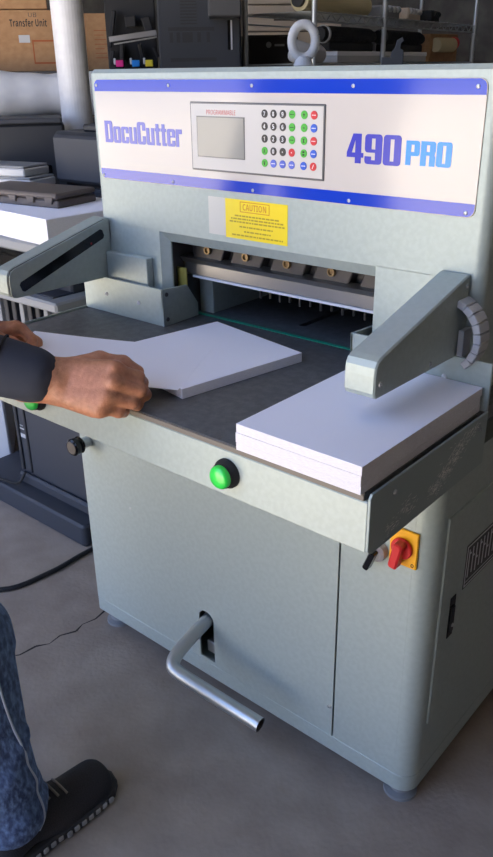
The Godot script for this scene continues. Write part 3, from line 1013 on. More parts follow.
func heavy_word(word: String, at: Vector3, w: float, h: float, m: String, parent: Node) -> void:
	var total := 0.0
	for ch in word:
		total += GLYPHS[ch][0] + 0.07
	total -= 0.07
	var st := new_st()
	var x := 0.0
	for ch in word:
		var gw: float = GLYPHS[ch][0]
		for b in GLYPHS[ch][1]:
			var sx := gw * w / total
			var x0: float = at.x + x * w / total
			# corner radii are given in cell heights; keep them inside narrow cells
			var k := minf(h, sx) * 1.6
			var p := rounded(x0 + b[0] * sx, at.y + b[1] * h, x0 + b[2] * sx, at.y + b[3] * h, minf(b[4] * k, h * 0.12), minf(b[5] * k, h * 0.12), minf(b[6] * k, h * 0.12), minf(b[7] * k, h * 0.12), 4)
			prism(st, p, 2, at.z, at.z + 0.0005)
		if ch == "4":
			var sx4 := gw * w / total
			var xo: float = at.x + x * w / total
			prism(st, PackedVector2Array([Vector2(xo, at.y + 0.36 * h), Vector2(xo + 0.3 * sx4, at.y + 0.36 * h), Vector2(xo + 0.5 * sx4, at.y + 0.8 * h), Vector2(xo + 0.5 * sx4, at.y + h), Vector2(xo + 0.36 * sx4, at.y + h)]), 2, at.z, at.z + 0.00049)
		x += gw + 0.07
	put("lettering", st, m, parent)
# ------------------------------------------------------------------ papers
func slab(st: SurfaceTool, c: Array, y0: float, y1: float) -> void:
	# c: four corners (x, z) counter-clockwise seen from above
	var pts := PackedVector2Array()
	for q in c:
		pts.append(q)
	prism(st, pts, 1, y0, y1, 0.0004)

func make_papers() -> void:
	# tall ream stack at the right front of the table
	var t := thing("paper_stack", "tall block of white cut paper at the right front corner of the cutter table", "paper stack", "", Vector3(0.894, 0.9, 0.097))
	var layers := [[0.0, 0.013, 0.000, 0.000, 0.0], [0.013, 0.029, -0.0006, 0.0004, 0.001], [0.029, 0.043, 0.0006, -0.0004, -0.002]]
	for i in 3:
		var l: Array = layers[i]
		var st := new_st()
		var xf := Transform3D(Basis(Vector3.UP, l[4]), Vector3(l[2], 0, l[3]))
		cbox(st, Vector3(-0.112, l[0], -0.182), Vector3(0.112, l[1], 0.182), 0.0003, xf)
		put("sheaf", st, "paper_edge", t)
	var st2 := new_st()
	cbox(st2, Vector3(-0.112, 0.0427, -0.182), Vector3(0.112, 0.0434, 0.182), 0.0, Transform3D(Basis(Vector3.UP, -0.003), Vector3(0.0008, 0, -0.0005)))
	put("top_sheet", st2, "paper", t)
	# skewed stack in the middle
	t = thing("paper_stack", "low skewed stack of white paper in the middle of the cutter table", "paper stack", "", Vector3(0.46, 0.9, 0.02))
	var st := new_st()
	var c := [Vector2(0.627, -0.096), Vector2(0.355, -0.147), Vector2(0.302, 0.138), Vector2(0.577, 0.188)]
	var lc := []
	for q in c:
		lc.append(q - Vector2(0.46, 0.02))
	slab(st, lc, 0.0, 0.0185)
	put("sheaf", st, "paper_edge", t)
	st = new_st()
	slab(st, lc, 0.0186, 0.0192)
	put("top_sheet", st, "paper", t)
	# sheaf being laid down by hand: gently curved
	t = thing("paper_sheaf", "thin curved sheaf of white paper held in the person's hands", "paper", "", Vector3(0.28, 0.922, 0.2))
	st = new_st()
	var p0 := Vector2(0.128, 0.172)
	var p1 := Vector2(0.470, -0.010)
	var p3 := Vector2(0.232, 0.378)
	var n := 10
	var top := []
	for i in n + 1:
		var row := []
		for j in n + 1:
			var u := float(i) / n
			var v := float(j) / n
			var p := p0 + (p1 - p0) * u + (p3 - p0) * v
			var y := 0.9188 + 0.014 * pow(1.0 - u, 2.0) + 0.012 * v * v * (1.0 - u)
			row.append(Vector3(p.x - 0.28, y - 0.922, p.y - 0.2))
		top.append(row)
	st.set_smooth_group(1)
	var th := Vector3(0, 0.0006, 0)
	for i in n:
		for j in n:
			quad(st, top[i][j] + th, top[i][j + 1] + th, top[i + 1][j + 1] + th, top[i + 1][j] + th)
			quad(st, top[i][j], top[i + 1][j], top[i + 1][j + 1], top[i][j + 1])
	st.set_smooth_group(-1)
	for i in n:
		quad(st, top[i][0], top[i][0] + th, top[i + 1][0] + th, top[i + 1][0])
		quad(st, top[i][n], top[i + 1][n], top[i + 1][n] + th, top[i][n] + th)
		quad(st, top[0][i], top[0][i + 1], top[0][i + 1] + th, top[0][i] + th)
		quad(st, top[n][i], top[n][i] + th, top[n][i + 1] + th, top[n][i + 1])
	put("sheets", st, "paper", t)

# ------------------------------------------------------------------ machines and stores around
const FACE := 0.939  # 53.8 degrees: turned towards the room's left rear

func make_surroundings() -> void:
	var st: SurfaceTool
	# --- dark copier behind the table's left end
	var t := thing("office_copier", "dark slate copier on a wide low base plate left of the cutter", "copier", "", Vector3(-0.55, 0, -0.43))
	var o := Vector3(-0.55, 0, -0.43)
	st = new_st()
	prism(st, rounded(-0.98 - o.x, -0.62 - o.z, -0.325 - o.x, -0.212 - o.z, 0.02), 1, 0.0, 0.082, 0.008)
	put("base_plate", st, "slate", t)
	st = new_st()
	cbox(st, Vector3(-0.76, 0.082, -0.58) - o, Vector3(-0.35, 0.95, -0.288) - o, 0.006)
	cbox(st, Vector3(-0.755, 0.082, -0.288) - o, Vector3(-0.355, 0.125, -0.268) - o, 0.008)
	put("body", st, "slate", t)
	# moulded recess frame and ribs on its front
	for q in [[-0.75, 0.13, -0.735, 0.79, 0.008], [-0.70, 0.47, -0.36, 0.485, 0.008], [-0.70, 0.13, -0.69, 0.80, 0.006], [-0.60, 0.49, -0.59, 0.80, 0.01], [-0.57, 0.49, -0.562, 0.80, 0.006], [-0.47, 0.49, -0.455, 0.80, 0.01], [-0.43, 0.49, -0.424, 0.80, 0.012], [-0.40, 0.49, -0.39, 0.80, 0.006]]:
		boxp("rib", Vector3(q[0], q[1], -0.29) - o, Vector3(q[2], q[3], -0.288 + q[4]) - o, 0.002, "slate_dark", t)
	boxp("rating_label", Vector3(-0.735, 0.26, -0.2885) - o, Vector3(-0.705, 0.275, -0.287) - o, 0.0, "plastic_light", t)
	boxp("rating_label", Vector3(-0.735, 0.292, -0.2885) - o, Vector3(-0.71, 0.297, -0.287) - o, 0.0, "plastic_light", t)
	boxp("rating_label", Vector3(-0.732, 0.305, -0.2885) - o, Vector3(-0.715, 0.308, -0.287) - o, 0.0, "plastic_light", t)
	# upper part: light ledge, slotted grille, glossy output mouth, top
	boxp("ledge", Vector3(-0.80, 0.805, -0.36) - o, Vector3(-0.30, 0.835, -0.19) - o, 0.006, "plastic_grey", t)
	boxp("ledge_tray", Vector3(-0.55, 0.835, -0.35) - o, Vector3(-0.35, 0.84, -0.22) - o, 0.002, "slate", t)
	for i in 9:
		boxp("grille_slat", Vector3(-0.72 + i * 0.042, 0.69, -0.289) - o, Vector3(-0.70 + i * 0.042, 0.804, -0.262) - o, 0.002, "plastic_grey" if i % 3 == 0 else "slate_dark", t)
	st = new_st()
	prism(st, PackedVector2Array([Vector2(-0.29 - o.z, 0.86), Vector2(-0.235 - o.z, 0.875), Vector2(-0.225 - o.z, 0.90), Vector2(-0.245 - o.z, 0.925), Vector2(-0.29 - o.z, 0.93)]), 0, -0.75 - o.x, -0.36 - o.x, 0.003)
	put("output_roller_cover", st, "black_gloss", t)
	boxp("top_deck", Vector3(-0.95, 0.95, -0.60) - o, Vector3(-0.33, 0.984, -0.225) - o, 0.006, "plastic_grey", t)
	boxp("document_feeder", Vector3(-0.97, 0.984, -0.60) - o, Vector3(-0.83, 1.075, -0.46) - o, 0.006, "slate_dark", t)
	# ream on it
	t = thing("paper_ream", "thick ream of bluish white paper on the copier behind the left guard arm", "paper stack", "", Vector3(-0.55, 0.984, -0.40), -0.06)
	st = new_st()
	cbox(st, Vector3(-0.26, 0.0, -0.17), Vector3(0.218, 0.073, 0.165), 0.001)
	put("sheaf", st, "paper_edge", t)
	st = new_st()
	cbox(st, Vector3(-0.262, 0.073, -0.171), Vector3(0.216, 0.0745, 0.164), 0.0)
	put("top_sheet", st, "paper", t)
	# notched dark tray on the ream
	t = thing("notched_tray", "brown-grey plastic tray with notched front edge lying on the paper ream", "tray", "", Vector3(-0.62, 1.0586, -0.40), 0.16)
	st = new_st()
	cbox(st, Vector3(-0.22, 0.026, -0.10), Vector3(0.15, 0.042, 0.075), 0.005)
	cbox(st, Vector3(-0.22, 0.0, -0.10), Vector3(0.15, 0.022, 0.07), 0.004)
	cbox(st, Vector3(-0.21, 0.018, -0.095), Vector3(0.13, 0.03, 0.06), 0.0)
	put("tray_body", st, "brown_grey", t)
	for i in 5:
		st = new_st()
		prism(st, PackedVector2Array([Vector2(-0.20 + i * 0.075, 0.03), Vector2(-0.165 + i * 0.075, 0.03), Vector2(-0.17 + i * 0.075, 0.012), Vector2(-0.19 + i * 0.075, 0.012)]), 2, 0.06, 0.077, 0.001)
		put("notch_tab", st, "brown_grey", t)
	# light grey trays behind it
	for i in 2:
		t = thing("document_tray", ["lower light grey plastic tray behind the notched tray", "upper light grey plastic tray behind the notched tray"][i], "tray", "light grey trays on the copier", Vector3(-0.91 - i * 0.03, 1.075 + i * 0.034, -0.53), 0.25)
		boxp("tray_body", Vector3(-0.11, 0.0, -0.06), Vector3(0.115, 0.026, 0.07), 0.004, "plastic_light", t)
		boxp("tray_lip", Vector3(-0.11, 0.026, -0.06), Vector3(0.11, 0.034, 0.065), 0.003, "plastic_grey", t)
	# --- second dark machine behind
	t = thing("laser_printer", "dark blue-grey printer body with slot, behind the cutter housing's left side", "printer", "", Vector3(-0.54, 0, -0.82))
	o = Vector3(-0.54, 0, -0.82)
	st = new_st()
	cbox(st, Vector3(-0.815, 0, -1.02) - o, Vector3(-0.26, 1.245, -0.622) - o, 0.012)
	put("body", st, "slate_dark", t)
	boxp("front_panel", Vector3(-0.79, 1.09, -0.625) - o, Vector3(-0.27, 1.235, -0.6) - o, 0.008, "slate", t)
	boxp("output_slot", Vector3(-0.755, 1.078, -0.623) - o, Vector3(-0.27, 1.084, -0.6175) - o, 0.0, "black_gloss", t)
	boxp("lower_panel", Vector3(-0.80, 0.7, -0.625) - o, Vector3(-0.27, 1.072, -0.606) - o, 0.006, "slate", t)
	boxp("scanner_lid", Vector3(-0.70, 1.245, -1.0) - o, Vector3(-0.27, 1.268, -0.66) - o, 0.006, "slate_dark", t)
	# --- white cabinet and dark printer on it
	var fz := Vector3(sin(FACE), 0, cos(FACE))
	var fx := Vector3(cos(FACE), 0, -sin(FACE))
	t = thing("cabinet", "white low cabinet partly seen behind the copier base", "cabinet", "", Vector3(-1.012, 0, -0.405) - fx * 0.25 - fz * 0.2, FACE)
	boxp("body", Vector3(-0.25, 0.01, -0.2), Vector3(0.25, 0.6, 0.195), 0.004, "plastic_white", t)
	boxp("door", Vector3(-0.245, 0.03, 0.195), Vector3(0.245, 0.30, 0.2), 0.002, "plastic_white", t)
	boxp("drawer", Vector3(-0.245, 0.307, 0.195), Vector3(0.245, 0.59, 0.2), 0.002, "plastic_white", t)
	t = thing("plotter", "black wide printer on the white cabinet below the white roll", "printer", "", Vector3(-0.93, 0.6, -0.69) - fx * 0.2 - fz * 0.14, FACE)
	st = new_st()
	cbox(st, Vector3(-0.35, 0.0, -0.1), Vector3(0.26, 0.66, 0.1), 0.01)
	put("body", st, "slate_dark", t)
	boxp("top_cover", Vector3(-0.35, 0.66, -0.1), Vector3(0.25, 0.678, 0.11), 0.004, "slate", t)
	boxp("paper_shelf", Vector3(-0.35, 0.59, 0.10), Vector3(-0.12, 0.605, 0.2), 0.003, "brown_grey", t)
	boxp("output_mouth", Vector3(-0.30, 0.38, 0.095), Vector3(0.2, 0.52, 0.104), 0.003, "black_gloss", t)
	# --- white post and white roll
	t = thing("post", "upright white round post in front of the cardboard boxes", "post", "", Vector3(-1.095, 0, -0.955))
	st = new_st()
	lathe(st, [Vector2(0, 0), Vector2(0.09, 0), Vector2(0.09, 0.01), Vector2(0.0585, 0.012), Vector2(0.0585, RH), Vector2(0, RH)], 32, Transform3D(), false)
	put("shaft", st, "pipe", t)
	t = thing("storage_bench", "dark bench carrying the white roll behind the printers", "bench", "", Vector3(-1.36, 0, -1.11), FACE)
	boxp("top", Vector3(-0.45, 1.215, -0.12), Vector3(0.21, 1.252, 0.1), 0.003, "charcoal", t)
	for q in [Vector2(-0.42, -0.09), Vector2(0.18, -0.09), Vector2(-0.42, 0.07), Vector2(0.18, 0.07)]:
		boxp("leg", Vector3(q.x - 0.02, 0, q.y - 0.02), Vector3(q.x + 0.02, 1.215, q.y + 0.02), 0.002, "charcoal", t)
	t = thing("wrapped_roll", "thick white wrapped roll lying across behind the white post", "roll", "", Vector3(-1.36, 1.252, -1.11), FACE)
	st = new_st()
	var segs := 40
	var prof := []
	for i in segs + 1:
		var x := lerpf(-0.44, 0.2, float(i) / segs)
		var r := 0.081 + 0.0035 * sin(x * 19.0) + 0.002 * sin(x * 47.0 + 1.0) + 0.006 * smoothstep(-0.05, -0.3, x)
		prof.append(Vector2(r, x))
	prof.insert(0, Vector2(0, -0.44))
	prof.append(Vector2(0, 0.2))
	lathe(st, prof, 28, Transform3D(Basis(Vector3(0, 0, 1), Vector3(1, 0, 0), Vector3(0, 1, 0)), Vector3(0, 0.088, 0)), true)
	put("wrapping", st, "pipe", t)
	# --- shelf with cardboard boxes
	var so := Vector3(-2.28, 0, -1.68)
	t = thing("storage_shelf", "dark shelf unit under the cardboard boxes", "shelf", "", so, FACE)
	for y in [0.45, 0.95, 1.40]:
		boxp("board", Vector3(-0.6, y, -0.2), Vector3(0.6, y + 0.025, 0.24), 0.002, "charcoal", t)
	for q in [Vector2(-0.58, -0.18), Vector2(0.58, -0.18), Vector2(-0.58, 0.22), Vector2(0.58, 0.22)]:
		boxp("upright", Vector3(q.x - 0.02, 0, q.y - 0.02), Vector3(q.x + 0.02, 1.40, q.y + 0.02), 0.002, "charcoal", t)
	carton("cardboard_box", "brown cardboard box with dark printed words and a red-brown square, left of the white post", Vector3(-2.31, 1.425, -1.565) - fz * 0.13, 0.50, 0.285, 0.26, true)
	carton("cardboard_box", "narrow brown cardboard box with small printed lines, right of the white post", Vector3(-2.167, 1.425, -1.975) - fz * 0.1, 0.2, 0.275, 0.24, false)
	carton("cardboard_box", "brown cardboard box on top of the box left of the white post", Vector3(-2.33, 1.7135, -1.535) - fz * 0.13, 0.42, 0.2, 0.26, false, false)
	# --- black open machine with colour toner cartridges
	t = thing("opened_printer", "black opened printer frame with metal rail, behind the cutter top", "printer", "", Vector3(-1.485, 0, -1.58), 0.80)
	boxp("body", Vector3(-0.10, 0, -0.4), Vector3(0.135, 1.43, 0.0), 0.006, "rubber", t)
	boxp("back_frame", Vector3(-0.10, 1.43, -0.4), Vector3(0.135, 1.95, -0.2), 0.004, "rubber", t)
	st = new_st()
	cbox(st, Vector3(-0.10, -0.012, -0.01), Vector3(0.12, 0.012, 0.01), 0.002, Transform3D(Basis(Vector3.BACK, 0.12), Vector3(0.02, 1.565, -0.06)))
	put("rail", st, "brushed", t)
	st = new_st()
	cbox(st, Vector3(-0.09, -0.003, -0.004), Vector3(0.11, 0.003, 0.004), 0.0, Transform3D(Basis(Vector3.BACK, 0.14), Vector3(0.03, 1.546, -0.05)))
	put("rail", st, "steel", t)
	for q in [[-0.07, 1.60, 0.02, 0.1], [0.02, 1.63, 0.05, 0.03], [0.1, 1.61, 0.04, 0.05], [-0.03, 1.50, 0.02, 0.05], [0.06, 1.505, 0.02, 0.04], [0.13, 1.50, 0.015, 0.03], [-0.08, 1.48, 0.02, 0.04]]:
		st = new_st()
		cbox(st, Vector3(-q[2] * 0.5, -q[3] * 0.8, -0.02), Vector3(q[2] * 0.5, q[3] * 0.8, 0.02), 0.004, Transform3D(Basis(Vector3.BACK, q[0] * 3.0), Vector3(q[0], q[1], -0.16)))
		put("lever", st, "rubber", t)
	var cc := ["magenta", "cyan", "yellow"]
	var cpos := [Vector3(-1.530, 1.4303, -1.570), Vector3(-1.478, 1.4303, -1.623), Vector3(-1.436, 1.4303, -1.667)]
	for i in 3:
		t = thing("toner_cartridge", "%s toner cartridge end standing in a row above the cutter top" % cc[i], "toner", "colour toner cartridges", cpos[i], 0.80)
		boxp("body", Vector3(-0.02, 0.0, -0.1), Vector3(0.02, 0.038, 0.0), 0.004, "rubber", t)
		boxp("end_cap", Vector3(-0.017, 0.008, 0.0), Vector3(0.019, 0.036, 0.012), 0.003, cc[i], t)
		boxp("grip", Vector3(-0.026, 0.018, 0.0), Vector3(-0.016, 0.045, 0.01), 0.002, "plastic_light", t)
	# --- charcoal case with vents
	t = thing("server_case", "charcoal case with vent slots behind the cutter top", "machine case", "", Vector3(-1.12, 0, -1.68), 0.76)
	st = new_st()
	cbox(st, Vector3(-0.18, 0, -0.45), Vector3(0.18, 2.0, -0.002), 0.008)
	put("body", st, "slate_dark", t)
	for i in 9:
		boxp("vent_slot", Vector3(-0.08, 1.60 + i * 0.012, -0.002), Vector3(-0.01, 1.606 + i * 0.012, 0.0005), 0.0, "dark", t)
	for q in [[-0.135, 1.575, 0.065, 1.59], [-0.13, 1.455, 0.07, 1.47], [-0.13, 1.53, -0.115, 1.57], [-0.1, 1.53, -0.085, 1.57], [-0.075, 1.53, -0.03, 1.57], [-0.01, 1.53, 0.005, 1.57], [0.03, 1.53, 0.045, 1.57]]:
		boxp("vent_slot", Vector3(q[0], q[1], -0.002), Vector3(q[2], q[3], 0.0005), 0.0, "dark", t)
	boxp("slot_edge", Vector3(0.135, 1.50, -0.002), Vector3(0.142, 1.615, 0.001), 0.0, "plastic_light", t)
	boxp("slot", Vector3(0.122, 1.50, -0.002), Vector3(0.134, 1.615, 0.0008), 0.0, "black_gloss", t)
	boxp("upper_box", Vector3(0.04, 1.62, 0.0), Vector3(0.175, 1.95, 0.16), 0.006, "charcoal", t)
	# --- drawers
	t = thing("drawer_unit", "beige plastic drawer unit behind the lifting eye", "drawers", "", Vector3(-1.68, 0, -3.05), 0.90)
	boxp("carcass", Vector3(-0.26, 0, -0.4), Vector3(0.32, 2.1, -0.005), 0.004, "beige_dark", t)
	var dy := [0.3, 0.6, 0.9, 1.2, 1.475, 1.62, 1.76, 1.9]
	for i in dy.size():
		var y1: float = dy[i + 1] - 0.006 if i + 1 < dy.size() else 2.08
		var d := boxp("drawer", Vector3(-0.255, dy[i], -0.005), Vector3(0.315, y1, 0.012), 0.005, "beige", t)
		boxp("drawer_pull", Vector3(-0.1, lerpf(dy[i], y1, 0.4), 0.0105), Vector3(0.02, lerpf(dy[i], y1, 0.7), 0.0128), 0.0, "beige_dark", d)
	t = thing("black_printer", "black printer with small pale round emblem in front of the drawers", "printer", "", Vector3(-1.32, 0, -2.43), 0.82)
	boxp("body", Vector3(-0.16, 0, -0.12), Vector3(0.12, 1.575, 0.1), 0.012, "rubber", t)
	cylp("emblem", Vector3(-0.03, 1.53, 0.1), Vector3(-0.03, 1.53, 0.101), 0.014, "plastic_grey", t)
	boxp("name_strip", Vector3(0.0, 1.523, 0.1), Vector3(0.05, 1.533, 0.101), 0.0, "plastic_grey", t)
	make_rack()
	# --- floor cable
	st = new_st()
	tube(st, smooth_path([Vector3(-0.9, 0.008, 0.3), Vector3(-0.55, 0.008, 0.17), Vector3(-0.344, 0.008, 0.10), Vector3(-0.30, 0.008, -0.05), Vector3(-0.30, 0.008, -0.21), Vector3(-0.28, 0.008, -0.45), Vector3(-0.2, 0.008, -0.72)], 6), 0.0075, 8)
	tag(put("power_cable", st, "rubber"), "black power cable lying across the concrete floor by the copier base", "cable")
	st = new_st()
	tube(st, smooth_path([Vector3(-0.70, 0.14, -0.262), Vector3(-0.72, 0.1, -0.24), Vector3(-0.80, 0.0885, -0.23), Vector3(-0.86, 0.0885, -0.222), Vector3(-0.90, 0.04, -0.2), Vector3(-0.95, 0.006, -0.19), Vector3(-1.1, 0.006, -0.17)], 6), 0.005, 8)
	tag(put("network_cable", st, "rubber"), "thin dark cable draped over the copier base plate", "cable")

func carton(called: String, label: String, at: Vector3, w: float, h: float, d: float, printed: bool, lines := true) -> void:
	var t := thing(called, label, "box", "cardboard boxes on the shelf", at, FACE)
	boxp("body", Vector3(-w * 0.5, 0, -d * 0.5), Vector3(w * 0.5, h, d * 0.5), 0.003, "cardboard", t)
	var z := d * 0.5
	var right := w * 0.5
	if printed:
		lettering("lettering", "Transfer Unit", Vector3(right - 0.272, 0.208, z), 0.185, 0.036, "ink_black", t, true, 0.0, 0.0006)
		lettering("lettering", "UB", Vector3(right - 0.175, 0.252, z), 0.04, 0.02, "btn_black", t, false, 0.0, 0.0006)
		var st := new_st()
		for q in [[0.10, 0.0, 0.24, 0.008], [0.10, 0.104, 0.24, 0.112], [0.10, 0.0, 0.106, 0.112], [0.234, 0.0, 0.24, 0.112]]:
			cbox(st, Vector3(right - 0.27 + q[0], 0.035 + q[1], z), Vector3(right - 0.27 + q[2], 0.035 + q[3], z + 0.0006))
		put("printed_square", st, "cardboard_mark", t)
		boxp("shipping_label", Vector3(right - 0.235, 0.135, z), Vector3(right - 0.18, 0.17, z + 0.0006), 0.0, "plastic_light", t)
		boxp("side_label", Vector3(right - 0.035, 0.05, z), Vector3(right - 0.005, 0.22, z + 0.0006), 0.0, "plastic_light", t)
	elif lines:
		var st := new_st()
		for i in 7:
			cbox(st, Vector3(-0.01, 0.06 + i * 0.022, z), Vector3(0.06 - 0.01 * (i % 3), 0.063 + i * 0.022, z + 0.0006))
		put("printed_lines", st, "cardboard_mark", t)
	st_tape(t, w, h, d)

func st_tape(t: Node3D, w: float, h: float, d: float) -> void:
	boxp("top_flap", Vector3(-w * 0.5, h, -d * 0.5), Vector3(w * 0.5, h + 0.003, -0.001), 0.0, "cardboard", t)

func make_rack() -> void:
	var turn := deg_to_rad(96.2)
	var a := Vector3(-0.74, 0, -2.0)
	var t := thing("wire_rack", "chrome wire shelving rack behind the cutter's right side", "shelving", "", a, turn)
	var L := 2.0
	var D := 0.36
	for q in [Vector2(0, 0), Vector2(0.70, 0), Vector2(L, 0), Vector2(0, -D), Vector2(L, -D)]:
		cylp("post", Vector3(q.x, 0, q.y), Vector3(q.x, 1.95, q.y), 0.0125, "zinc", t, 0.001, 12)
	for y in [0.55, 1.0, 1.40, 1.605]:
		var st := new_st()
		for zz in [0.0, -D]:
			tube(st, [Vector3(0, y, zz), Vector3(L, y, zz)], 0.004, 6)
			tube(st, [Vector3(0, y + 0.035, zz), Vector3(L, y + 0.035, zz)], 0.004, 6)
		put("shelf_frame", st, "zinc", t)
		if y > 1.3:
			st = new_st()
			var n := 40
			var path := []
			for i in n + 1:
				path.append(Vector3(L * i / n, y + (0.035 if i % 2 else 0.0), 0.0))
			tube(st, path, 0.003, 5)
			put("truss_wire", st, "zinc", t)
		st = new_st()
		for i in 41:
			tube(st, [Vector3(L * i / 40.0, y + 0.039, 0.0), Vector3(L * i / 40.0, y + 0.039, -D)], 0.002, 4, -1.0, false)
		var wires := put("deck_wire", st, "zinc", t)
		wires.set_meta("kind", "stuff")
	var b := Basis(Vector3.UP, turn)
	var at := func(x: float, y: float, z: float) -> Vector3: return a + b * Vector3(x, y, z)
	# upper shelf
	var o := thing("cream_roll", "cream coloured roll on the upper wire shelf", "roll", "", at.call(0.38, 1.646, -0.1), turn)
	var st2 := new_st()
	lathe(st2, [Vector2(0, -0.34), Vector2(0.045, -0.34), Vector2(0.047, -0.335), Vector2(0.047, 0.28), Vector2(0.045, 0.285), Vector2(0, 0.285)], 24, Transform3D(Basis(Vector3(0, 0, 1), Vector3(1, 0, 0), Vector3(0, 1, 0)), Vector3(0, 0.048, 0)))
	put("sleeve", st2, "cream", o)
	cylp("end_plug", Vector3(-0.36, 0.048, 0), Vector3(-0.34, 0.048, 0), 0.03, "dark", o)
	var names := ["pale grey printer part lying on the upper wire shelf beside the post", "beige printer part in the middle of the upper wire shelf", "dark roller part at the far end of the upper wire shelf"]
	var mats := ["plastic_grey", "beige", "rubber"]
	for i in 3:
		o = thing("printer_part", names[i], "spare part", "spare parts on the upper wire shelf", at.call(0.90 + i * 0.30, 1.646, -0.12), turn + 0.1 * i)
		boxp("body", Vector3(-0.11, 0, -0.06), Vector3(0.11, 0.06, 0.06), 0.008, mats[i], o)
		for k in 4:
			cylp("roller", Vector3(-0.08 + k * 0.052, 0.045, 0.055), Vector3(-0.05 + k * 0.052, 0.045, 0.055), 0.016, "plastic_light" if i < 2 else "dark", o, 0.002, 14)
	# lower shelf
	var cyls := [[0.05, 0.62, 0.03, "black ribbed toner tube with white collar on the lower wire shelf, nearer one"], [0.72, 0.66, 0.032, "black ribbed toner tube on the lower wire shelf, farther one"]]
	for i in 2:
		o = thing("toner_tube", cyls[i][3], "toner", "toner tubes on the lower wire shelf", at.call(0.17 + i * 0.65, 1.492, -0.07 - 0.02 * i), turn + 0.06)
		st2 = new_st()
		var pf := [Vector2(0, 0)]
		var ln: float = cyls[i][1]
		pf.append(Vector2(0.03, 0))
		pf.append(Vector2(0.03, 0.03))
		for k in 8:
			var s := 0.05 + (ln - 0.1) * k / 8.0
			pf.append(Vector2(0.036, s))
			pf.append(Vector2(0.036, s + (ln - 0.1) / 8.0 - 0.008))
			pf.append(Vector2(0.032, s + (ln - 0.1) / 8.0 - 0.004))
		pf.append(Vector2(0.026, ln))
		pf.append(Vector2(0, ln))
		var xf := Transform3D(Basis(Vector3(0, 0, 1), Vector3(1, 0, 0), Vector3(0, 1, 0)), Vector3(0, 0.07, 0))
		lathe(st2, pf, 20, xf)
		put("tube", st2, "rubber", o)
		st2 = new_st()
		lathe(st2, [Vector2(0.034, 0.032), Vector2(0.038, 0.034), Vector2(0.038, 0.05), Vector2(0.034, 0.052)], 20, xf)
		put("collar", st2, "plastic_light" if i == 0 else "charcoal", o)
		boxp("cradle", Vector3(0.05, 0.0, -0.03), Vector3(ln - 0.05, 0.04, 0.03), 0.006, "rubber", o)
	o = thing("white_carton", "white flat carton behind the black toner tubes", "box", "", at.call(0.95, 1.443, -0.27), turn)
	boxp("body", Vector3(-0.32, 0, -0.07), Vector3(0.25, 0.15, 0.07), 0.003, "plastic_light", o)
	boxp("lid", Vector3(-0.325, 0.13, -0.072), Vector3(0.255, 0.155, 0.072), 0.003, "plastic_white", o)
	o = thing("white_carton", "white shallow carton under the black toner tubes", "box", "", at.call(0.85, 1.443, -0.1), turn)
	boxp("body", Vector3(-0.6, 0, -0.09), Vector3(0.45, 0.042, 0.085), 0.003, "plastic_light", o)
	boxp("lid", Vector3(-0.605, 0.028, -0.092), Vector3(0.455, 0.048, 0.087), 0.003, "plastic_white", o)
	o = thing("parts_box", "open cardboard box with a pale part and red cap on the lower wire shelf", "box", "", at.call(1.75, 1.443, -0.2), turn - 0.2)
	boxp("body", Vector3(-0.15, 0, -0.12), Vector3(0.15, 0.15, 0.12), 0.003, "cardboard", o)
	cylp("pale_part", Vector3(-0.12, 0.09, 0.14), Vector3(0.06, 0.09, 0.14), 0.04, "cream", o, 0.004)
	cylp("red_cap", Vector3(0.06, 0.1, 0.14), Vector3(0.09, 0.1, 0.14), 0.034, "switch_red", o, 0.004)
	o = thing("wrapped_parts", "pale crumpled plastic wrapped parts beside the lifting eye", "wrapped parts", "", at.call(0.0, 1.443, -0.05), turn)
	st2 = new_st()
	blob(st2, [[Vector3(-0.08, 0.03, 0.0), Vector3(0.1, 0.035, 0.02), 0.03, 0.034], [Vector3(-0.05, 0.07, -0.02), Vector3(0.02, 0.06, 0.01), 0.026, 0.018], [Vector3(0.02, 0.03, 0.03), Vector3(0.09, 0.06, 0.02), 0.02, 0.012], [Vector3(0.1, 0.02, 0.02), Vector3(0.15, 0.02, 0.0), 0.02, 0.018]], 0.01, 0.02)
	put("bundle", st2, "plastic_light", o)
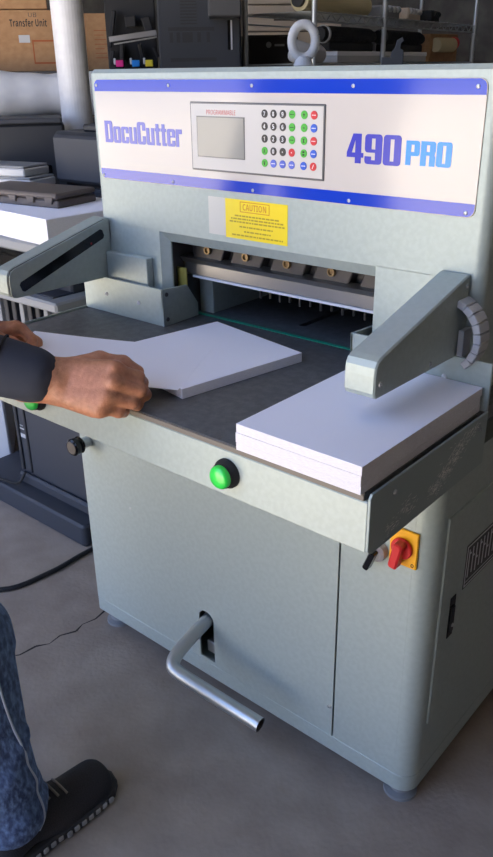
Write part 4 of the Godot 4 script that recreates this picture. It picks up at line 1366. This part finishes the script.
# ------------------------------------------------------------------ the person
func hand_bones(w: Vector3, u: Vector3, wd: Vector3, n: Vector3, curl: float, sc := 1.0) -> Array:
	# w wrist, u along the hand, wd towards the little finger, n out of the back of the hand
	var P := func(a: float, b: float, c: float) -> Vector3: return w + (u * a + wd * b + n * c) * sc
	var out := []
	var mcp := [[0.088, -0.031, 0.003, 0.0098], [0.093, -0.010, 0.006, 0.0102], [0.087, 0.0115, 0.004, 0.0097], [0.077, 0.031, -0.001, 0.0086]]
	var ln := [[0.040, 0.025, 0.020], [0.044, 0.028, 0.021], [0.041, 0.026, 0.020], [0.032, 0.020, 0.017]]
	for i in 4:
		var m: Array = mcp[i]
		# palm rays
		out.append([P.call(0.004, m[1] * 0.62, -0.004), P.call(m[0], m[1], m[2] - 0.004), 0.0165, 0.0135])
		out.append([P.call(0.03, m[1] * 0.75, -0.012), P.call(m[0] - 0.012, m[1], m[2] - 0.012), 0.013, 0.012])
		var p := Vector3(m[0], m[1], m[2])
		var ang := -0.45 - 0.35 * curl
		for k in 3:
			var l: float = ln[i][k]
			var q := p + Vector3(cos(ang) * l, (0.002 if i == 0 else -0.002 * (i - 1)), sin(ang) * l)
			var r0: float = m[3] * (1.0 - 0.07 * k)
			out.append([P.call(p.x, p.y, p.z), P.call(q.x, q.y, q.z), r0 * 1.05, r0 * 0.93])
			p = q
			ang -= 1.0 * curl + 0.15 * k
	for mid in [-0.0205, 0.0008, 0.021]:
		out.append([P.call(0.01, mid * 0.65, -0.003), P.call(0.082, mid, 0.0), 0.0155, 0.0125])
	# thumb, leaving the side of the palm
	out.append([P.call(0.018, -0.026, -0.012), P.call(0.05, -0.047, -0.024), 0.0165, 0.0125])
	out.append([P.call(0.05, -0.047, -0.024), P.call(0.083, -0.050, -0.036), 0.0115, 0.0105])
	out.append([P.call(0.083, -0.050, -0.036), P.call(0.108, -0.042, -0.042), 0.0105, 0.0085])
	# wrist
	out.append([P.call(-0.05, -0.011, -0.004), P.call(0.012, -0.012, -0.004), 0.029, 0.022])
	out.append([P.call(-0.05, 0.011, -0.004), P.call(0.012, 0.012, -0.004), 0.029, 0.022])
	for q in out:
		q[2] *= sc
		q[3] *= sc
	return out

func make_person() -> void:
	var t := thing("person", "person in dark sleeves and blue jeans standing at the cutter, laying paper down by hand", "person", "", Vector3(0.2, 0, 0.65))
	var o := Vector3(0.2, 0, 0.65)
	var st: SurfaceTool
	var RS := Vector3(0.27, 1.37, 0.71) - o
	var RE := Vector3(0.255, 1.045, 0.545) - o
	var RW := Vector3(0.452, 0.958, 0.36) - o
	var LS := Vector3(-0.11, 1.37, 0.70) - o
	var LE := Vector3(-0.10, 1.06, 0.52) - o
	var LW := Vector3(0.105, 0.962, 0.30) - o
	var PEL := Vector3(0.09, 0.95, 0.76) - o
	var CH := Vector3(0.08, 1.25, 0.73) - o
	var NK := Vector3(0.08, 1.45, 0.70) - o
	var HD := Vector3(0.085, 1.62, 0.655) - o
	var RH_ := Vector3(0.19, 0.92, 0.755) - o
	var RK := Vector3(0.365, 0.50, 0.57) - o
	var RA := Vector3(0.415, 0.09, 0.585) - o
	var LH_ := Vector3(-0.01, 0.92, 0.765) - o
	var LK := Vector3(-0.05, 0.50, 0.72) - o
	var LA := Vector3(-0.06, 0.09, 0.78) - o
	# --- skin body: coarse trunk and limbs, fine hands and head
	st = new_st()
	blob(st, [[PEL, CH, 0.10, 0.10], [CH, NK, 0.09, 0.05], [NK, HD - Vector3(0, 0.06, 0), 0.052, 0.05], [RS, CH, 0.05, 0.07], [LS, CH, 0.05, 0.07], [RS, RE, 0.045, 0.036], [LS, LE, 0.045, 0.036], [RE, RW, 0.042, 0.033], [LE, LW, 0.042, 0.033], [RH_, RK, 0.075, 0.05], [RK, RA, 0.05, 0.036], [LH_, LK, 0.075, 0.05], [LK, LA, 0.05, 0.036], [RH_, PEL, 0.08, 0.09], [LH_, PEL, 0.08, 0.09]], 0.014, 0.03)
	# right hand: fingers along +x, thumb up and away, back of the hand towards the room
	var u := Vector3(0.915, -0.06, -0.40).normalized()
	var w := Vector3(0.05, -0.80, 0.60)
	w = (w - u * w.dot(u)).normalized()
	var n := w.cross(u).normalized()
	if n.z < 0.0:
		n = -n
	var rb := hand_bones(RW, u, w, n, 0.9, 1.13)
	rb.append([RW - (RW - RE).normalized() * 0.13, RW, 0.042, 0.031])
	blob(st, rb, 0.0032, 0.0075)
	var u2 := Vector3(0.66, -0.10, -0.74).normalized()
	var w2 := Vector3(-0.60, -0.55, -0.50)
	w2 = (w2 - u2 * w2.dot(u2)).normalized()
	var n2 := w2.cross(u2).normalized()
	if n2.y < 0.0:
		n2 = -n2
	var lb := hand_bones(LW, u2, w2, n2, 0.7)
	lb.append([LW - (LW - LE).normalized() * 0.12, LW, 0.040, 0.030])
	blob(st, lb, 0.0035, 0.0075)
	# head, looking down at the paper
	var f := Vector3(0.25, -0.45, -0.86).normalized()
	var r := f.cross(Vector3.UP).normalized()
	var up := r.cross(f).normalized()
	var H := func(a: float, b: float, c: float) -> Vector3: return HD + r * a + up * b + f * c
	blob(st, [[H.call(0, 0.035, -0.03), H.call(0, 0.03, 0.02), 0.082, 0.078], [H.call(0, -0.05, 0.03), H.call(0, -0.085, 0.06), 0.058, 0.03], [H.call(0, 0.02, 0.085), H.call(0, -0.025, 0.108), 0.012, 0.015], [H.call(-0.02, -0.06, 0.085), H.call(0.02, -0.06, 0.085), 0.01, 0.01], [H.call(-0.02, -0.075, 0.082), H.call(0.02, -0.075, 0.082), 0.009, 0.009], [H.call(-0.045, 0.045, 0.075), H.call(0.045, 0.045, 0.075), 0.014, 0.014], [H.call(-0.085, 0.02, -0.01), H.call(-0.088, -0.02, -0.012), 0.016, 0.01], [H.call(0.085, 0.02, -0.01), H.call(0.088, -0.02, -0.012), 0.016, 0.01], [H.call(0, -0.03, -0.03), NK, 0.055, 0.052]], 0.006, 0.014)
	var body := put("body", st, "skin", t)
	st = new_st()
	blob(st, [[H.call(0, 0.055, -0.04), H.call(0, 0.06, 0.015), 0.084, 0.074], [H.call(0, 0.0, -0.07), H.call(0, -0.03, -0.075), 0.06, 0.04]], 0.008, 0.02)
	put("hair", st, "hair", t)
	for s in [-1, 1]:
		st = new_st()
		blob(st, [[H.call(0.031 * s, 0.018, 0.083), H.call(0.036 * s, 0.018, 0.082), 0.011, 0.011]], 0.004, 0.004)
		put("eye", st, "eye", t)
	# --- jacket with sleeves
	st = new_st()
	var cuffr := RW - (RW - RE).normalized() * 0.038
	var cuffl := LW - (LW - LE).normalized() * 0.05
	blob(st, [[PEL + Vector3(0.05, -0.06, 0), CH + Vector3(0.05, 0, 0), 0.135, 0.125], [PEL + Vector3(-0.05, -0.06, 0), CH + Vector3(-0.05, 0, 0), 0.135, 0.125], [CH, NK - Vector3(0, 0.03, 0), 0.12, 0.065], [RS, CH, 0.07, 0.1], [LS, CH, 0.07, 0.1], [RS, RE, 0.072, 0.06], [LS, LE, 0.072, 0.06], [RE, cuffr, 0.062, 0.0475], [LE, cuffl, 0.062, 0.047]], 0.0125, 0.03)
	var jk := put("jacket", st, "jersey", t)
	# cuff seam ring
	st = new_st()
	var ax := (RW - RE).normalized()
	var e1 := ax.cross(Vector3.UP).normalized()
	var e2 := e1.cross(ax)
	var ring := []
	for i in 25:
		var a := TAU * i / 24.0
		ring.append(cuffr - ax * 0.055 + (e1 * cos(a) + e2 * sin(a)) * 0.0525)
	tube(st, ring, 0.0022, 6, -1.0, false)
	put("cuff_seam", st, "hair", jk)
	# --- jeans
	st = new_st()
	var leg_bones := [[RH_, RK, 0.105, 0.088], [RK, RA + Vector3(0, 0.13, 0), 0.088, 0.076], [RA + Vector3(0, 0.13, 0), RA + Vector3(0.012, 0.028, -0.012), 0.074, 0.074], [LH_, LK, 0.105, 0.085], [LK, LA + Vector3(0, 0.03, 0), 0.085, 0.07], [RH_, PEL, 0.12, 0.13], [LH_, PEL, 0.12, 0.13],
		[RK + Vector3(0.05, -0.02, -0.06), RK + Vector3(-0.02, -0.04, -0.08), 0.012, 0.008], [RA + Vector3(0.06, 0.12, -0.03), RA + Vector3(0.02, 0.07, -0.07), 0.018, 0.012], [RA + Vector3(0.065, 0.05, -0.01), RA + Vector3(0.03, 0.035, -0.075), 0.02, 0.014], [RA + Vector3(0.05, 0.22, -0.05), RA + Vector3(0.065, 0.16, 0.0), 0.014, 0.01]]
	blob(st, leg_bones, 0.011, 0.018, 0.035)
	var jn := put("jeans", st, "denim", t)
	st = new_st()
	var seam := []
	for i in 24:
		var y := lerpf(0.86, 0.075, i / 23.0)
		var c := RH_.lerp(RK, (RH_.y - y) / (RH_.y - RK.y)) if y > RK.y else RK.lerp(RA, (RK.y - y) / (RK.y - RA.y))
		var w8 := smoothstep(0.47, 0.1, y)
		var dir := Vector3(lerpf(1.0, 0.85, w8), 0, lerpf(-0.1, -0.52, w8)).normalized()
		seam.append(skin_point(leg_bones, 0.018, c, dir))
	tube(st, smooth_path(seam, 3), 0.0026, 6)
	put("side_seam", st, "denim_seam", jn)
	# --- shoes
	for s in 2:
		var an := RA if s == 0 else LA
		var turn := -0.02 if s == 0 else 0.15
		var b := Transform3D(Basis(Vector3.UP, turn), Vector3(an.x + 0.022, 0, an.z - 0.012))
		st = new_st()
		var sh := [[b * Vector3(0, 0.062, 0.03), b * Vector3(0, 0.055, -0.06), 0.04, 0.04], [b * Vector3(0, 0.052, -0.06), b * Vector3(0.002, 0.042, -0.175), 0.042, 0.038], [b * Vector3(-0.014, 0.042, -0.09), b * Vector3(-0.014, 0.038, -0.192), 0.036, 0.033], [b * Vector3(0.014, 0.042, -0.09), b * Vector3(0.016, 0.038, -0.185), 0.036, 0.033], [b * Vector3(0, 0.06, 0.02), b * Vector3(0, 0.115, -0.005), 0.042, 0.04], [b * Vector3(0, 0.10, -0.02), b * Vector3(0, 0.07, -0.09), 0.032, 0.034]]
		blob(st, sh, 0.007, 0.02, 0.014)
		var shoe := put("shoe", st, "suede", t)
		# sole outline with a scalloped rim
		var ol := PackedVector2Array()
		var half := [[-0.05, 0.068], [-0.034, 0.078], [0.0, 0.082], [0.034, 0.078], [0.046, 0.06], [0.046, 0.0], [0.046, -0.06], [0.053, -0.12], [0.053, -0.17], [0.045, -0.21], [0.028, -0.231], [0.0, -0.238], [-0.03, -0.23], [-0.048, -0.205], [-0.054, -0.16], [-0.05, -0.10], [-0.044, -0.03], [-0.046, 0.03]]
		for q in half:
			ol.append(Vector2(q[0], q[1]))
		st = new_st()
		prism(st, ol, 1, 0.0, 0.026, 0.004, b)
		put("sole", st, "sole", shoe)
		for i in 14:
			var z := 0.04 - i * 0.018
			for sd in [-1.0, 1.0]:
				var wx := 0.046 if z > -0.07 else 0.0525
				st = new_st()
				blob_box(st, b, Vector3(wx * sd, 0.014, z))
				put("sole_lug", st, "lug", shoe)
		for i in 4:
			st = new_st()
			var z := -0.045 - i * 0.02
			var y := 0.131 - i * 0.0095
			tube(st, [b * Vector3(-0.026, y - 0.012, z - 0.004), b * Vector3(-0.01, y - 0.001, z), b * Vector3(0.01, y - 0.001, z), b * Vector3(0.026, y - 0.012, z - 0.004)], 0.003, 6)
			put("lace", st, "lace", shoe)

func blob_box(st: SurfaceTool, b: Transform3D, c: Vector3) -> void:
	cbox(st, c - Vector3(0.003, 0.007, 0.006), c + Vector3(0.003, 0.006, 0.006), 0.002, b)

# ------------------------------------------------------------------ go
func _ready() -> void:
	make_view()
	plain_font = SystemFont.new()
	plain_font.font_names = PackedStringArray(["Droid Sans"])
	bold_font = FontVariation.new()
	bold_font.base_font = plain_font
	bold_font.variation_embolden = 0.0
	var heavy := SystemFont.new()
	heavy.font_names = PackedStringArray(["Droid Sans"])
	heavy.font_weight = 700
	bold_font.base_font = heavy
	make_materials()
	make_room()
	make_cutter()
	make_papers()
	make_surroundings()
	make_person()
